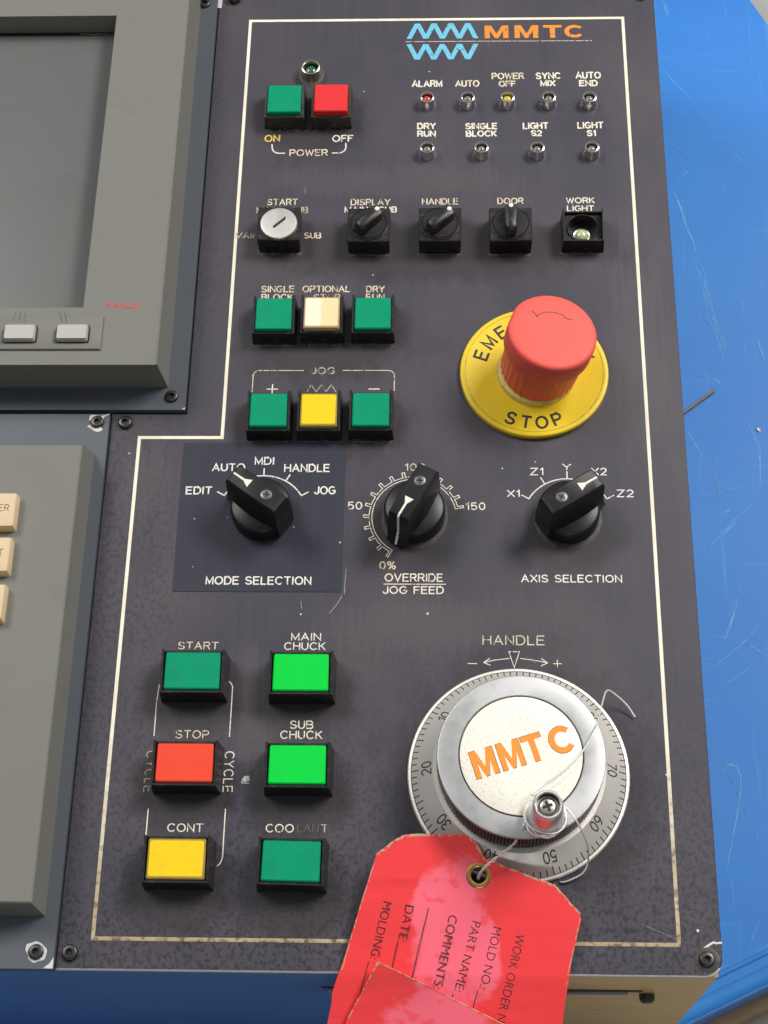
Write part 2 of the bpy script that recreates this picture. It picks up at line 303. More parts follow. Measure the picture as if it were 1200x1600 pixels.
# ------------------------------------------------------------------ single-stroke engraved lettering
def arc(cx, cy, rx, ry, a0, a1, n=9):
    return [(cx+rx*math.cos(R(a0+(a1-a0)*i/n)), cy+ry*math.sin(R(a0+(a1-a0)*i/n))) for i in range(n+1)]
G = {
 'A': (.86, [[(0, 0), (.43, 1), (.86, 0)], [(.15, .34), (.71, .34)]]),
 'B': (.76, [[(0, .52), (0, 1), (.46, 1)]+arc(.46, .76, .25, .24, 90, -90)+[(0, .52)], [(0, .52), (0, 0), (.47, 0)]+arc(.47, .26, .29, .26, -90, 90)]),
 'C': (.84, [arc(.45, .5, .45, .5, 42, 318, 16)]),
 'D': (.80, [[(0, 0), (0, 1), (.36, 1)]+arc(.36, .5, .44, .5, 90, -90)+[(0, 0)]]),
 'E': (.68, [[(.68, 1), (0, 1), (0, 0), (.68, 0)], [(0, .53), (.6, .53)]]),
 'F': (.64, [[(.64, 1), (0, 1), (0, 0)], [(0, .52), (.56, .52)]]),
 'G': (.88, [arc(.45, .5, .45, .5, 45, 335, 16)+[(.88, .46), (.52, .46)]]),
 'H': (.76, [[(0, 0), (0, 1)], [(.76, 0), (.76, 1)], [(0, .53), (.76, .53)]]),
 'I': (.04, [[(.02, 0), (.02, 1)]]),
 'J': (.58, [[(.58, 1), (.58, .28)]+arc(.29, .28, .29, .28, 0, -170)]),
 'K': (.74, [[(0, 0), (0, 1)], [(.70, 1), (.02, .42)], [(.25, .6), (.74, 0)]]),
 'L': (.60, [[(0, 1), (0, 0), (.60, 0)]]),
 'M': (.86, [[(0, 0), (0, 1), (.43, .12), (.86, 1), (.86, 0)]]),
 'N': (.76, [[(0, 0), (0, 1), (.76, 0), (.76, 1)]]),
 'O': (.94, [arc(.47, .5, .47, .5, 0, 360, 24)]),
 'P': (.70, [[(0, 0), (0, 1), (.43, 1)]+arc(.43, .73, .27, .27, 90, -90)+[(0, .46)]]),
 'R': (.74, [[(0, 0), (0, 1), (.44, 1)]+arc(.44, .74, .27, .26, 90, -90)+[(0, .48)], [(.42, .48), (.74, 0)]]),
 'S': (.74, [arc(.37, .745, .33, .255, 25, 270)+arc(.37, .245, .37, .245, 90, -155)[1:]]),
 'T': (.76, [[(0, 1), (.76, 1)], [(.38, 1), (.38, 0)]]),
 'U': (.74, [[(0, 1), (0, .34)]+arc(.37, .34, .37, .34, 180, 360)+[(.74, 1)]]),
 'V': (.82, [[(0, 1), (.41, 0), (.82, 1)]]),
 'W': (1.1, [[(0, 1), (.27, 0), (.55, .9), (.83, 0), (1.1, 1)]]),
 'X': (.78, [[(0, 0), (.78, 1)], [(0, 1), (.78, 0)]]),
 'Y': (.80, [[(0, 1), (.4, .48), (.8, 1)], [(.4, .48), (.4, 0)]]),
 'Z': (.72, [[(0, 1), (.72, 1), (0, 0), (.72, 0)]]),
 '0': (.62, [arc(.31, .5, .31, .5, 0, 360, 20)]),
 '1': (.26, [[(0, .76), (.24, 1), (.24, 0)]]),
 '2': (.62, [arc(.31, .72, .3, .28, 165, -40)+[(0, 0), (.62, 0)]]),
 '3': (.62, [arc(.3, .75, .28, .25, 150, -90), arc(.3, .26, .31, .26, 80, -150)]),
 '4': (.64, [[(.46, 0), (.46, 1), (0, .28), (.64, .28)]]),
 '5': (.62, [[(.56, 1), (.1, 1), (.04, .50)]+arc(.3, .32, .31, .32, 130, -150)]),
 '6': (.62, [arc(.31, .3, .3, .3, 170, 530, 18), arc(.48, .3, .47, .7, 180, 105, 8)]),
 '7': (.60, [[(0, 1), (.60, 1), (.2, 0)]]),
 '8': (.62, [arc(.31, .76, .25, .24, -90, 270, 16), arc(.31, .26, .31, .26, 90, 450, 16)]),
 '9': (.62, [arc(.31, .7, .3, .3, -10, 350, 18), arc(.14, .7, .47, .7, 0, -75, 8)]),
 '%': (.95, [arc(.2, .78, .2, .22, 0, 360, 12), arc(.75, .22, .2, .22, 0, 360, 12), [(.75, 1), (.2, 0)]]),
 ':': (.06, [[(.03, .05), (.03, .1)], [(.03, .6), (.03, .65)]]), '.': (.06, [[(.03, 0), (.03, .05)]]), ' ': (.36, []),
}
def layout(s, gap=.30):
    x = 0; out = []
    for ch in s:
        w, st = G[ch]; out.append((x, st)); x += w+gap
    return out, x-gap
def strokes(s, x0, x1, y, h):
    out, tot = layout(s); sx = (x1-x0)/tot
    return [[(x0+(gx+px)*sx, y+py*h) for px, py in st] for gx, sts in out for st in sts]
def lettering(s, x0, x1, y, h, mat=None, w=.5, parent=None, name='lettering', label=None):
    bm = bmesh.new()
    for k, st in enumerate(strokes(s, x0+w/2, x1-w/2, y+w/2, h-w)): bead(bm, st, w, .10, .02+.004*(k % 7))
    return part(name, bm, mat or CREAM, parent or PANEL, label=label or 'lettering reading %s' % s, ang=60)
def lines(name, polys, w, mat, parent, label=None, z=.02, h=.10):
    if name in ('bracket_line', 'rule_line'):
        for p in polys: bm = bmesh.new(); bead(bm, p, w, h, z); o = part(name, bm, mat, parent, ang=60)
        return o
    bm = bmesh.new()
    for k, p in enumerate(polys): bead(bm, p, w, h, z+.004*(k % 7))
    return part(name, bm, mat, parent, label=label, ang=60)
def font_mesh(s, x0, x1, y0, y1, bold=0., z=.05, thick=.0):
    """flat letters from the built-in typeface, fitted to a box, as a bmesh in mm"""
    c = bpy.data.curves.new('t', 'FONT'); c.body = s; c.size = 1; c.offset = bold; c.resolution_u = 4; c.extrude = thick
    o = bpy.data.objects.new('t', c); COL.objects.link(o); dg = bpy.context.evaluated_depsgraph_get(); dg.update()
    me = bpy.data.meshes.new_from_object(o.evaluated_get(dg)); bm = bmesh.new(); bm.from_mesh(me)
    bpy.data.objects.remove(o); bpy.data.curves.remove(c); bpy.data.meshes.remove(me)
    xs = [v.co.x for v in bm.verts]; ys = [v.co.y for v in bm.verts]; a, b, p, q = min(xs), max(xs), min(ys), max(ys)
    for v in bm.verts: v.co = ((v.co.x-a)/(b-a)*(x1-x0)+x0, (v.co.y-p)/(q-p)*(y1-y0)+y0, z)
    return bm

def bold_letter(ch, x0, x1, y0, y1, z, grow=0.):
    w, h = x1-x0, y1-y0; bm = bmesh.new(); g = grow
    f = lambda P: bm.faces.new([bm.verts.new((x0-g+px*(w+2*g), y0-g+py*(h+2*g), z)) for px, py in P])
    if ch == 'M':
        a = .22; f([(0, 0), (a, 0), (a, .60), (0, 1)]); f([(1, 0), (1, 1), (1-a, .60), (1-a, 0)]); f([(0, 1), (a, .60), (.43, 0), (.5, 0), (.5, .34), (.27, 1)]); f([(1, 1), (.73, 1), (.5, .34), (.5, 0), (.57, 0), (1-a, .60)])
    elif ch == 'T':
        f([(0, 1), (0, .80), (.36, .80), (.64, .80), (1, .80), (1, 1)]); f([(.36, .80), (.36, 0), (.64, 0), (.64, .80)])
    elif ch == 'C':
        o = [(.52+.52*math.cos(R(a)), .5+.5*math.sin(R(a))) for a in range(40, 321, 10)]; i = [(.54+.30*math.cos(R(a)), .5+.29*math.sin(R(a))) for a in range(40, 321, 10)]
        for k in range(len(o)-1): f([o[k], o[k+1], i[k+1], i[k]])
    bmesh.ops.remove_doubles(bm, verts=bm.verts, dist=1e-4); return bm

# ------------------------------------------------------------------ setting: floor, timber, blue board, cabinet
bm = bmesh.new(); box(bm, -2500, 2500, -2500, 2500, -233.5, -213.5); put('floor', to_mesh('floor', bm, FLOOR), kind='structure')
U = Vector((.905, .426)); V = Vector((-.426, .905)); C0 = Vector((154, -226.5))     # front edge of the board runs along U
def slab(name, a0, a1, b0, b1, z0, z1, r, mat, **kw):
    bm = bmesh.new(); f = lambda a, b: tuple(C0+U*a+V*b)
    q = [f(a0, b0), f(a1, b0), f(a1, b1), f(a0, b1)]; hexa(bm, q, z0, q, z1)
    if r: bevel(bm, r, seg=4)
    return put(name, to_mesh(name, bm, mat, 30), **kw)
c_top = Vector((190.5, 320)); a_top = (c_top-C0).dot(U)
board = slab('blue_board', -420, a_top, 0, 640, -182, -140.0, 5, BOARD, label='large scratched bright blue board lying under the control cabinet', cat='board')
slab('timber_deck', -420, a_top-40, -5, 600, -213.2, -182.5, 1.2, TIMBER, label='tan timber deck showing as a strip below the lower right edge of the blue board', cat='timber')
TRIM = plastic('blue_edging', (.03, .21, .62), .22, .3, coat=.4)
for b_, z_, r_ in ((4.0, -142.6, 4.4), (12.2, -140.4, 1.3)):
    bm = bmesh.new(); f_ = lambda a: (*(C0+U*a+V*b_), z_); tube(bm, [f_(-418), f_(-200), f_(0), f_(a_top-2)], r_, 16); part('edging', bm, TRIM, board, label='rounded shiny edging along the near edge of the board')
pale = [(1.2, [(136.3, 273.5), (142, 264.3), (146.1, 258.6), (151.7, 249.6), (158.7, 237.3), (162.6, 229.6)]), (1.0, [(167.2, 221.4), (172.6, 213.2), (178.7, 203.5), (183.8, 191.8), (188, 181.3)]),
 (1.0, [(136.4, 221.6), (145.8, 212.3), (151.5, 206.9)]), (2.2, [(139.9, 321.4), (142.3, 314.2), (142.3, 307.1)]), (1.6, [(136.9, 192.1), (141.2, 179.5), (143.8, 166), (146.5, 155.8), (147.6, 147.7)]),
 (.7, [(140.3, 192.1), (146.7, 199.5), (151.4, 204.8)]), (2.0, [(146.2, 145.7), (150.7, 134.4), (152.3, 120.8), (154, 107.3), (157.6, 94.1), (159.3, 82.2)]), (1.2, [(142.2, 114.7), (148.9, 107.4), (155.5, 100.1)]),
 (1.6, [(171.9, 102.5), (175.3, 94.1), (177.6, 84.6), (179.4, 76.4)]), (1.5, [(143.6, 74), (148.5, 72.3), (154.3, 70), (156.1, 67)]), (.9, [(137, 41.9), (142.6, 29.5), (147.7, 18.4), (152.7, 6.4), (157.6, -5.5), (164.7, -24.5)]),
 (1.3, [(146.8, -8.7), (155, -1.2)]), (1.6, [(141.8, -25.7), (151.1, -15.1), (161.5, -4.4), (173.9, 6.5)]), (1.5, [(167.6, 47.5), (171.5, 35.1), (171.8, 21.8), (170.3, 9.7)]), (.8, [(137, 3.1), (150.8, 7.5), (164.6, 10.8)]),
 (1.2, [(136.8, -86.7), (146.8, -78.4), (155.1, -71.8), (163.6, -62.7)]), (1.0, [(137.1, -99.5), (145.8, -92.5), (157.4, -84.2)]), (1.8, [(156.4, -40.8), (153, -55.5), (147.5, -68.8)]),
 (1.8, [(146.1, -117.8), (147.4, -129), (149, -135.7), (147.6, -146.7), (143.8, -161.9), (140.9, -172.6), (137.9, -185.3)]), (1.5, [(136.9, -140.2), (144.1, -130.2), (147.7, -131.3)]), (1.4, [(156.3, -70), (162.6, -74.7), (166.8, -77.1)]),
 (.8, [(145.9, -216), (149.7, -205.8), (153.5, -197.6)])]
dark = [(.7, [(137.7, 108.2), (150.1, 110.4), (158.3, 110.4), (163.7, 114.6), (169.6, 118.5)]), (.5, [(155.7, 103.1), (168.1, 105.5), (182.6, 108.5)]), (.5, [(156, 122), (162.2, 122.6)]), (.6, [(140.3, 39), (149.5, 44.1), (158.9, 50.4)]),
 (.5, [(149.1, 38.5), (148.9, 21.7), (150.3, -.1)]), (.4, [(140.3, -123.5), (145.7, -136.8), (150.9, -152.1), (155.2, -164)])]
rng = random.Random(4)
def jitter(p, a): return [(q.x+rng.uniform(-a, a), q.y+rng.uniform(-a, a)) for q in smooth_path([(x, y, 0) for x, y in p], 4)]
for k in range(26):                                       # short pale strokes along the near edge
    a0 = rng.uniform(-25, 120); l_ = rng.uniform(2, 12); b0 = rng.choice((1.5, 4, 13.5, 9))+rng.uniform(-1, 1); pale.append((rng.uniform(.4, 1.1), [tuple(C0+U*a0+V*b0), tuple(C0+U*(a0+l_/2)+V*(b0+rng.uniform(-.3, .3))), tuple(C0+U*(a0+l_)+V*b0)]))
for nm, data, mt in (('pale_scratch', pale, SCUFF), ('dark_scratch', dark, MARK)):
    for k, (w, p) in enumerate(data):
        bm = bmesh.new(); base = smooth_path([(x, y, 0) for x, y in p], 5)
        for q in range(max(2, int(w*3.2))):                  # a scuff is a bundle of short thin scrapes
            ox, oy = rng.gauss(0, w*.34), rng.gauss(0, w*.34); i0 = rng.randint(0, max(0, len(base)//2)); i1 = rng.randint(min(len(base)-1, i0+3), len(base))
            seg_ = [(c.x+ox+rng.uniform(-.16, .16), c.y+oy+rng.uniform(-.16, .16)) for c in base[i0:i1]]
            if len(seg_) > 2: bead(bm, seg_, rng.uniform(.2, .5), .04, -139.99+.007*(k % 6)+.04*(q % 3))
        if bm.verts: part(nm, bm, mt, board, ang=60)
bm = bmesh.new(); tube(bm, [(134, 49.8, -139.1), (143, 57, -139.0), (151.7, 63.8, -138.8)], .85, 8)
put('metal_pin', to_mesh('metal_pin', bm, plastic('rusty_pin', (.20, .16, .125), .6, .4)), label='short brownish metal pin lying on the blue board beside the panel', cat='pin')
bm = bmesh.new(); loft(bm, [rrect(1.6, 2.6, .5, 0, 3), rrect(1.2, 2.0, .5, .8, 3)])
put('metal_chip', to_mesh('metal_chip', bm, BARE), loc=(172.2, 41.8, -139.95), rotz=.5, label='tiny white chip lying on the blue board near the right picture edge', cat='chip')

cab = empty('machine_cabinet', (0, 0, -139.9), 'blue and tan metal box that carries the panels, its side showing below them', 'cabinet')
bm = bmesh.new(); box(bm, -230, 110.6, -246.9, 262, .1, 136.6, 1.2); part('housing', bm, CABINET, cab)
bm = bmesh.new(); box(bm, -26, 83, -248.2, -246.5, 102.5, 104.2, .3); part('edge_strip', bm, EDGE, cab, label='thin bright metal strip along the slot')
bm = bmesh.new(); box(bm, -28, 88, -247.15, -246.5, 104.4, 107.4); part('slot', bm, DARK, cab)
bm = bmesh.new(); loft(bm, [[(x, -246.8, z) for x, _, z in [(a*1, 0, b) for a, b in [(r_[0], r_[1]) for r_ in circle(2.9, 0, 24)]]], [(a*.96, -249.0, b*.96) for a, b, _ in circle(2.9, 0, 24)], [(a*.6, -250.0, b*.6) for a, b, _ in circle(2.9, 0, 24)]])
part('screw', bm, STEEL, cab, (90.5, 0, 98.5), label='black screw head in the cabinet side')

# ------------------------------------------------------------------ the operator panel
PANEL = empty('control_panel', (0, 0, 0), 'dark grey engraved operator panel with coloured buttons, rotary switches and silver handwheel', 'control panel')
YT = 262
def rc(cx, cy, r, a0, a1, n=6): return [(cx+r*math.cos(R(a0+(a1-a0)*i/n)), cy+r*math.sin(R(a0+(a1-a0)*i/n))) for i in range(n+1)]
out = [(-118.7, -27.2), (-118.7, -247.4)]+rc(112-6.5, -247.4+6.5, 6.5, -90, 0)+[(112.2, YT), (-88.3, YT), (-88.3, -27.2)]
bm = bmesh.new(); loft(bm, [[(x, y, -3) for x, y in out], [(x, y, -.35) for x, y in out], [(x-.3*(1 if x > 0 else -1), y+(.3 if y < -200 else -.3), 0) for x, y in out]])
part('face_plate', bm, PLATE, PANEL, ang=20)
bm = bmesh.new(); tube(bm, [(x, y-.12, -.5) for x, y in [(-118.5, -247.3)]+rc(112-6.6, -247.3+6.5, 6.5, -90, -35)], .55, 8)
part('plate_edge', bm, EDGE, PANEL, label='bare bright metal along the lower plate edge')
bm = bmesh.new(); box(bm, -88.2, -23.2, -105.3, -40.5, -.5, .22, .1); part('overlay_plate', bm, PATCH, PANEL, label='newer smooth blue-black plate behind the mode selector')
bp = [(-73.1, 179.6), (97.4, 179.6), (97.4, -236.9), (-106.5, -236.9), (-106.5, -38.1), (-73.1, -38.1)]
bm = bmesh.new(); bead(bm, bp+[bp[0]], 1.35, .07, .02); part('border_line', bm, BORDER, PANEL, label='cream border line, worn brown at the bottom', ang=60)

# screws
def socket_screw(r, h, n=24):
    bm = bmesh.new(); a = r*.42
    loft(bm, [circle(r, -1, n), circle(r, h*.55, n), circle(r*.93, h*.85, n), circle(r*.78, h, n), hexring(a, h, n)], True, False); loft(bm, [hexring(a*.99, h-.02, n), hexring(a*.97, h-1.02, n)], False, True, 1); return to_mesh('socket_screw', bm, (STEEL, DARK), 40, False)
def recess_ring(r0, r1):
    bm = bmesh.new(); loft(bm, [circle(r1, .03, 32), circle(r1-.25, .10, 32), circle(r0, .07, 32)], False, False); return to_mesh('washer', bm, DUSTY)
for x, y, r, h, lb in ((-114, -242, 2.9, 1.5, 'socket screw at the lower left plate corner'), (-112.8, -31.5, 2.9, 1.7, 'socket screw at the notch of the plate'), (106.6, -241.8, 2.7, 1.3, 'socket screw sunk in the lower right plate corner'),
                       (-81.2, 192.4, 2.9, 2.6, 'socket screw at the upper left plate corner'), (106.8, 192.8, 2.9, 2.2, 'socket screw at the upper right plate corner')):
    sc = put('socket_screw', shared(('scr', r, h), lambda: socket_screw(r, h)), PANEL, (x, y, 0), .4, lb)
    put('washer', shared(('wash', r, y < -240 and x > 0), lambda: recess_ring(r*.9, r+(1.6 if y < -240 and x > 0 else .55))), sc)

# push buttons
def sq_bezel():
    bm = bmesh.new(); w, d, t = 9.1, 9.0, 1.05
    for s in (-1, 1):
        x0, x1 = s*w, s*(w-t-.25); X0, X1 = s*(w-.55), s*(w-t-.35)
        hexa(bm, [(x0, -d), (x1, -d), (x1, d), (x0, d)], 0, [(X0, -d+.35), (X1, -d+.35), (X1, d-.4), (X0, d-.4)], [7.5, 7.5, 9.2, 9.2])
    for s in (-1, 1):
        hexa(bm, [(-w+t+.1, s*(d-.15)), (w-t-.1, s*(d-.15)), (w-t-.1, s*(d-1.3)), (-w+t+.1, s*(d-1.3))], .0, [(-w+t+.1, s*(d-.45)), (w-t-.1, s*(d-.45)), (w-t-.1, s*(d-1.3)), (-w+t+.1, s*(d-1.3))], 7.1)
    box(bm, -w+t, w-t, -d+1.2, d-1.2, .1, 2.2)
    bevel(bm, .22); return bm
def rect_bezel():
    bm = bmesh.new(); w, d = 12.4, 8.6
    for s in (-1, 1):
        hexa(bm, [(s*w, -d), (s*(w-1.9), -d), (s*(w-1.9), d), (s*w, d)], 0, [(s*(w-.75), -d+.3), (s*(w-1.6), -d+.3), (s*(w-1.6), d-.5), (s*(w-.75), d-.5)], [10, 10, 11.6, 11.6])
    for s in (-1, 1):
        hexa(bm, [(-w+1.75, s*(d-.1)), (w-1.75, s*(d-.1)), (w-1.75, s*(d-1.2)), (-w+1.75, s*(d-1.2))], 0, [(-w+1.75, s*(d-.4)), (w-1.75, s*(d-.4)), (w-1.75, s*(d-1.2)), (-w+1.75, s*(d-1.2))], 10)
    box(bm, -w+1.9, w-1.9, -d+1.1, d-1.1, .1, 3)
    bevel(bm, .25); return bm
def cap_mesh(w, d, z, r, mat):
    bm = bmesh.new(); loft(bm, [rrect(w, d, r, 1.5), rrect(w, d, r, z-.9), rrect(w-.25, d-.25, r, z-.35), rrect(w-1.0, d-1.0, r*.8, z)]); return to_mesh('cap', bm, mat, 14)
def insert_mesh(w, d, z, mat):
    bm = bmesh.new(); loft(bm, [rrect(w, d, .8, z-.5), rrect(w, d, .8, z+.06), rrect(w-.4, d-.4, .7, z+.16)]); return to_mesh('insert', bm, mat, 14)
def push_button(kind, x, y, mat, label, rim=None, dz=0, bez=None, dy=0, rot=0):
    b = bez or BLACK
    me = shared((kind, b.m.name), lambda: to_mesh('push_button', sq_bezel() if kind == 'sq' else rect_bezel(), b, 30))
    o = put('push_button', me, PANEL, (x, y, 0), rot, label)
    w, d, z = (14.9, 15.1, 9.0+dz) if kind == 'sq' else (20.6, 14.4, 11.0+dz)
    put('cap', shared((kind, 'cap', (rim or mat).m.name, dz), lambda: cap_mesh(w, d, z, .7, rim or mat)), o, (0, dy, 0))
    if rim: put('insert', shared((kind, 'ins', mat.m.name, dz), lambda: insert_mesh(w-1.5, d-1.7, z, mat)), o, (-.0, dy, 0))
    return o
push_button('sq', -54.4, 126.4, GREEN, 'square green power ON push button', bez=DUSTY, dz=.5)
push_button('sq', -33.8, 126.2, RED, 'square red power OFF push button', bez=DUSTY, dz=1.2)
push_button('sq', -54.0, 15.0, GREEN, 'square green push button under SINGLE BLOCK')
push_button('sq', -34.2, 15.2, IVORY, 'square ivory push button under OPTIONAL STOP', AMBERIV, dz=.6)
push_button('sq', -13.2, 15.2, GREEN, 'square green push button under DRY RUN')
push_button('sq', -54.0, -30.2, GREEN, 'square green push button under the plus sign of JOG')
push_button('sq', -33.9, -30.2, YEL, 'square yellow push button in the middle of the JOG row', AMBER, dz=.1)
push_button('sq', -13.1, -30.0, GREEN, 'square green push button under the minus sign of JOG')
push_button('re', -76.6, -141.4, GREEN, 'rectangular dark green cycle START push button')
push_button('re', -77.0, -176.4, ORED, 'rectangular orange-red cycle STOP push button')
push_button('re', -77.5, -211.2, YEL, 'rectangular yellow CONT push button', AMBER)
push_button('re', -36.5, -141.8, LIME, 'rectangular bright green MAIN CHUCK push button')
push_button('re', -36.4, -176.8, LIME, 'rectangular bright green SUB CHUCK push button')
push_button('re', -37.2, -211.6, GREEN, 'rectangular dark green COOLANT push button', rot=R(-1))

# small square selectors, key switch, open lamp button
def block(h=9, rec=True):
    bm = bmesh.new(); lo = [rrect(18.1, 17.2, .6, z, 3) for z in (0, 1.2)]
    rings = [rrect(17.7, 16.8, .6, 0, 5), rrect(17.9, 17.0, .6, h-.4, 5), rrect(17.2, 16.3, .5, h, 5)]
    loft(bm, rings); return bm
def small_selector(x, y, ang, label):
    o = put('selector_switch', shared('selblock', lambda: to_mesh('selector_switch', block(), BLACK, 30)), PANEL, (x, y, 0), 0, label)
    def dial():
        bm = bmesh.new(); lathe(bm, [(8.2, 8.9), (8.2, 9.35), (7.95, 9.5), (7.75, 9.25), (7.5, 9.25), (7.2, 9.75), (3, 9.95)], 48); return to_mesh('dial', bm, BLACK, 40)
    put('dial', shared('seldial', dial), o)
    def lever():
        bm = bmesh.new()
        def ring(z, w0, w1, y0, y1):
            return [(w1*math.sin(R(a)), y1+w1*math.cos(R(a)), z) for a in (80, 50, 20, -20, -50, -80)]+[(-w0, y0+1.6, z), (-w0*.6, y0+.3, z), (w0*.6, y0+.3, z), (w0, y0+1.6, z)]
        loft(bm, [ring(9.3, 2.9, 3.2, -7.3, 4.6), ring(13, 2.7, 3.0, -6.9, 4.4), ring(14.2, 2.4, 2.7, -6.3, 4.3), ring(14.7, 1.7, 1.9, -5.4, 4.2)]); return to_mesh('lever', bm, BLACK, 40)
    l = put('lever', shared('sellever', lever), o, (0, 0, 0), R(ang))
    def dot():
        bm = bmesh.new(); lathe(bm, [(1.0, 14.4), (1.0, 14.75), (.75, 14.9), (.2, 14.95)], 20); return to_mesh('pointer_dot', bm, WHITE, 50)
    put('pointer_dot', shared('seldot', dot), o, (-5.4*math.sin(R(ang)), 5.4*math.cos(R(ang)), 0))
    return o
small_selector(-15.8, 59.2, -43, 'small selector switch under DISPLAY with its lever turned right')
small_selector(14.3, 59.3, -46, 'small selector switch under HANDLE with its lever turned right')
small_selector(44.0, 59.2, 0, 'small selector switch under DOOR with its lever upright')
o = put('key_switch', shared('selblock', None), PANEL, (-53.8, 60, 0), 0, 'square key switch with a silver lock face under START')
bm = bmesh.new(); lathe(bm, [(7.9, 8.7), (7.9, 9.8), (7.6, 10.2), (6.5, 10.35), (2, 10.4)], 48); part('lock_face', bm, metal('silver_lock', (.60, .59, .56), .45), o, (0, -.7, 0))
bm = bmesh.new(); q = [(-3.4, -.6), (2.6, -.6), (3.8, .0), (3.8, .7), (2.4, .55), (-3.4, .6)]
loft(bm, [[(a, b, 10.2) for a, b in q], [(a, b, 10.48) for a, b in q]]); part('key_slot', bm, DARK, o, (0.3, -.7, 0), R(44))
# lamp button with its cap missing
bm = bmesh.new(); w, d = 8.9, 8.2
for s in (-1, 1):
    hexa(bm, [(s*w, -d), (s*(w-1), -d), (s*(w-1), d), (s*w, d)], 0, [(s*(w-.5), -d+.3), (s*(w-1), -d+.3), (s*(w-1), d-.4), (s*(w-.5), d-.4)], [8.0, 8.0, 9.8, 9.8])
    hexa(bm, [(-w+1.1, s*(d-.1)), (w-1.1, s*(d-.1)), (w-1.1, s*(d-1)), (-w+1.1, s*(d-1))], 0, [(-w+1.1, s*(d-.35)), (w-1.1, s*(d-.35)), (w-1.1, s*(d-1)), (-w+1.1, s*(d-1))], 7.8 if s < 0 else 7.0)
bevel(bm, .2)
n = 40; sq = []
for i in range(n):
    t = 2*math.pi*i/n; k = 1/max(abs(math.cos(t))/7.6, abs(math.sin(t))/7.0); sq.append((k*math.cos(t), k*math.sin(t), 5.6))
loft(bm, [sq, circle(6.9, 5.6, n), circle(6.7, 6.2, n), circle(6.4, 6.2, n), circle(6.1, .6, n), circle(3, .5, n)], False, True)
o = part('lamp_button', bm, BLACK, PANEL, (74.5, 59.2, 0), label='open square lamp button under WORK LIGHT with its cap missing')
bm = bmesh.new(); lathe(bm, [(3.9, .5), (3.9, 3.4), (3.5, 3.8), (3.0, 3.5)], 32); part('bulb_holder', bm, metal('pale_ring', (.75, .76, .68), .35), o, (-.5, -2.6, 0))
bm = bmesh.new(); lathe(bm, [(3.0, .6), (3.0, 3.4), (2.7, 4.6), (1.9, 5.4), (.8, 5.8), (.2, 5.85)], 32)
part('bulb', bm, plastic('pale_green_glass', (.46, .52, .30), .12, .3, coat=.6), o, (-.5, -2.6, 0))

# indicator lamps
def lamp_ring():
    bm = bmesh.new(); lathe(bm, [(4.0, 0), (4.0, .4), (3.8, .8), (3.25, 4.3), (3.05, 4.75), (2.65, 4.85), (2.35, 4.6), (2.2, 2.6)], 40, True, False); return to_mesh('indicator_lamp', bm, CHROME, 40)
def lens_mesh(mat, r=2.12, z=3.4):
    bm = bmesh.new(); lathe(bm, [(r, z-.6), (r, z+.2), (r*.86, z+1.1), (r*.6, z+1.8), (r*.25, z+2.1), (.1, z+2.15)], 28); return to_mesh('lens', bm, mat, 60)
L_RED = plastic('red_lens', (.42, .06, .04), .12, coat=.6); L_YEL = plastic('yellow_lens', (.50, .42, .05), .15, coat=.6); L_GREY = plastic('dull_lens', (.17, .145, .125), .14, coat=.6); L_GREEN = plastic('green_lens', (.025, .10, .05), .1, coat=.7)
for x, y, mt, lb in ((8.45, 130.7, L_RED, 'red ALARM'), (26.4, 130.6, L_GREY, 'grey AUTO'), (44.0, 130.5, L_YEL, 'yellow POWER OFF'), (62.2, 130.5, L_GREY, 'grey SYNC MIX'), (80.1, 130.2, L_GREY, 'grey AUTO END'),
                     (8.6, 103.0, L_GREY, 'grey DRY RUN'), (32.2, 102.9, L_GREY, 'grey SINGLE BLOCK'), (56.5, 102.7, L_GREY, 'grey LIGHT S2'), (80.1, 102.7, L_GREY, 'grey LIGHT S1')):
    o = put('indicator_lamp', shared('ledring', lamp_ring), PANEL, (x, y, 0), 0, 'small chrome indicator lamp with a lens, %s' % lb)
    put('lens', shared(('lens', mt.m.name), lambda: lens_mesh(mt, 2.2, 1.9)), o)
bm = bmesh.new(); lathe(bm, [(4.9, 0), (4.9, .5), (4.6, .9), (4.35, 4.6), (4.15, 5.2), (3.75, 5.35), (3.3, 5.0), (3.1, 2.2)], 40, True, False)
o = part('indicator_lamp', bm, metal('tarnished_chrome', (.56, .51, .42), .28), PANEL, (-43.8, 147.8, 0), label='larger chrome indicator lamp with a green lens above the power buttons')
put('lens', lens_mesh(L_GREEN, 3.05, 1.8), o)
bm = bmesh.new(); bead(bm, circle(5.2, 0, 40)+[circle(5.2, 0, 40)[0]], .9, .1, .02); part('stain_ring', bm, paint('brown_residue', (.12, .10, .065), .4), o)

# pointer knobs
def hexring_bar(z, ux0, ux1, hw, bulge, n=6, shift=0):
    o = []
    for i in range(n+1): u = ux0+(ux1-ux0)*i/n; o.append((u, -(hw+bulge*(1-((u-shift)/max(abs(ux0), ux1))**2)), z))
    for i in range(n+1): u = ux1+(ux0-ux1)*i/n; o.append((u, (hw+bulge*(1-((u-shift)/max(abs(ux0), ux1))**2)), z))
    return o
def phillips(r, h, mats=(KSCREW, DARK)):
    bm = bmesh.new(); lathe(bm, [(r, -.3), (r, h*.6), (r*.8, h*.9), (r*.3, h)], 28)
    a, b = r*.16, r*.62; q = [(a, a), (a, b), (-a, b), (-a, a), (-b, a), (-b, -a), (-a, -a), (-a, -b), (a, -b), (a, -a), (b, -a), (b, a)]
    loft(bm, [[(x, y, h*.7) for x, y in q], [(x, y, h+.02) for x, y in q]], mi=1); return to_mesh('screw', bm, mats, 40)
